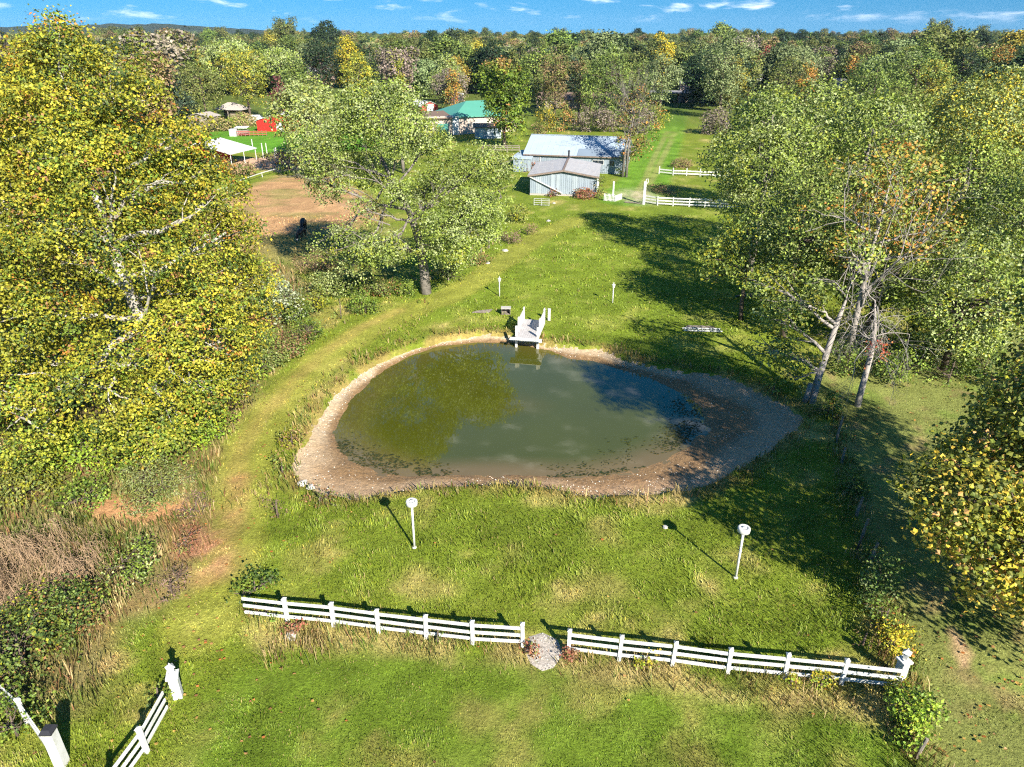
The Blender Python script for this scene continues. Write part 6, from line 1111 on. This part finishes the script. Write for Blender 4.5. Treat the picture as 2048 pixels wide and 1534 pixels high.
def g_region(x, y):
    w = out_pond(x, y) * (1 - .8 * soft(x, y, CLAY, .4)) * (1 - .95 * soft(x, y, GRAVEL, .1)) * (1 - .6 * soft(x, y, SCAR, .2)) * (1 - .45 * soft(x, y, NEIGH, .3))
    w *= 1 - .5 * sstep(.8, .2, dpoly(x, y, RUT)); w *= 1 - .6 * soft(x, y, BRUSH, .5)
    return w
def g_h(x, y):
    t = vnoise(x, y, 1.6, 201); h = .09 + .22 * t * t * 1.5
    h = h * (1 - .6 * soft(x, y, NEIGH, .3)) * (1 - .45 * soft(x, y, LOWER, .5)) * (1 - .55 * sstep(1.6, 1.0, dpoly(x, y, TRACK)))
    return h * (1 + .2 * sstep(50, 90, y))
def g_w(x, y): return .012 + .0011 * np.maximum(np.hypot(x, y) - 18, 0) * .55
def g_c(x, y, r):
    c = ground_colour(x, y); n = len(x); t = r.random(n)[:, None]
    c = c * r.uniform(.7, 1.5, (n, 1)); c = np.where(t < .07, STRAW * r.uniform(.7, 1.2, (n, 1)), c); return np.where(t > .93, c * np.array((1.5, 1.25, .9)), c)
grass_cloud('grass', 260000, g_region, g_h, g_w, g_c, 11, y0=430)
# taller weeds round the pond rim, in the brush and along the fences
FL1 = gl([(490,1225),(576,1243),(760,1265),(946,1286),(1046,1298)]); FL2 = gl([(1130,1305),(1344,1335),(1568,1360),(1797,1366)])
WIRE = gl([(1060,440),(990,480),(940,510),(880,545),(760,575),(700,580)])
def w_region(x, y):
    pi = pond_in(x, y); rim = sstep(-1.9, -.3, pi) * (pi < .05); top = sstep(44, 50, y)
    w = rim * (.55 + .45 * top); f = np.minimum(dpoly(x, y, FL1), dpoly(x, y, FL2)); w = np.maximum(w, sstep(.6, .1, f) * .55)
    w = np.maximum(w, sstep(1.4, .2, dpoly(x, y, DRYA)) * .35); w = np.maximum(w, soft(x, y, BRUSH, .6) * .8 * (1 - soft(x, y, CLAY, .5)) * (1 - .6 * sstep(26.5, 24, y)))
    w = np.maximum(w, sstep(2.6, .3, dpoly(x, y, WIRE)) * .7); w = np.maximum(w, sstep(1.1, .2, dpoly(x, y, FENCE_R)) * .9 * (y < 40))
    w = np.maximum(w, soft(x, y, gl([(590,500),(700,500),(760,560),(640,600),(590,560)]), 1) * .8)
    w = np.maximum(w, sstep(1.2, .2, np.abs(dpoly(x, y, RUT) - 2.6)) * .35); w = np.maximum(w, soft(x, y, gl([(540,1260),(620,1255),(700,1270),(640,1330),(530,1330)]), .5))
    w *= 1 - .9 * soft(x, y, GRAVEL, .15)
    return w * (.25 + .75 * sstep(.35, .6, vnoise(x, y, 1.0, 211)))
def w_c(x, y, r):
    n = len(x); t = vnoise(x, y, 1.3, 221)[:, None] + r.normal(0, .12, (n, 1))
    a, b_, c_ = np.array((.09, .13, .018)), np.array((.19, .15, .045)), np.array((.36, .27, .13)); d_ = np.array((.20, .085, .045))
    c = a + (b_ - a) * sstep(.3, .5, t); c = c + (c_ - c) * sstep(.55, .72, t); rd = soft(x, y, REDW, 1.)[:, None] * .8 + (r.random((n, 1)) < .08)
    gb = soft(x, y, BRUSH, 1.)[:, None] * sstep(.38, .6, vnoise(x, y, .8, 241))[:, None]; c = c + (np.array((.085, .115, .02)) - c) * gb * .8; c = c + (d_ - c) * np.clip(rd, 0, 1) * .8; return c * 1.25 * r.uniform(.65, 1.35, (n, 1))
grass_cloud('weeds', 210000, w_region, lambda x, y: .28 + .42 * vnoise(x, y, 1.1, 231) + .15 * soft(x, y, BRUSH, 1), lambda x, y: .014 + .0007 * np.maximum(np.hypot(x, y) - 18, 0), w_c, 12, y0=480, lean=.35)
# fallen leaves
r = np.random.default_rng(5); n = 2600; px = r.uniform(0, 2048, n); py = r.uniform(560, 1534, n); u = (px - 1024) / FOC; v = (py - 767) / FOC; k = CAM_H / (SP + v * CP); x = u * k; y = (CP - v * SP) * k
w = .03 + .9 * soft(x, y, NEIGH, .5) + .7 * (dpoly(x, y, TRACK[8:]) < 2.2) + .25 * (x < -8); kp = (r.random(n) < w) & (pond_in(x, y) < -.2); x, y = x[kp], y[kp]; n = len(x)
a = r.uniform(0, 6.28, n); s = r.uniform(.04, .085, n); z = zground(x, y) + .06 + .05 * r.random(n); V = []
for q in range(5): V.append(np.stack([x + s * np.cos(a + q * 1.257), y + s * .8 * np.sin(a + q * 1.257), z + r.normal(0, .015, n)], 1))
pal = np.array([(.45, .16, .04), (.36, .20, .07), (.30, .14, .06), (.5, .30, .08)])
link('fallen_leaves', np_mesh('fallen_leaves', np.stack(V, 1).reshape(-1, 3), np.arange(5 * n).reshape(-1, 5), pal[r.integers(0, 4, n)] * r.uniform(.7, 1.1, (n, 1))), LEAF, kind='stuff')

# ================================================================== HAZE: one closed box of clear autumn air
mb = MB(); hz = (-4500, 5500, -40, 4600, -8, 96); mb.hexa(np.array([(x, y, z) for z in hz[4:] for x, y in ((hz[0], hz[2]), (hz[1], hz[2]), (hz[1], hz[3]), (hz[0], hz[3]))], float))
hm = bpy.data.materials.new('haze'); hm.use_nodes = True; t = hm.node_tree; t.nodes.clear(); pv = nd(t, 'ShaderNodeVolumePrincipled'); pv.inputs['Color'].default_value = (.55, .74, 1.0, 1); pv.inputs['Density'].default_value = 4.5e-5; pv.inputs['Anisotropy'].default_value = 0.0
ho = nd(t, 'ShaderNodeOutputMaterial'); t.links.new(pv.outputs[0], ho.inputs['Volume']); hm.cycles.homogeneous_volume = True
mb.build('haze', hm, kind='stuff')
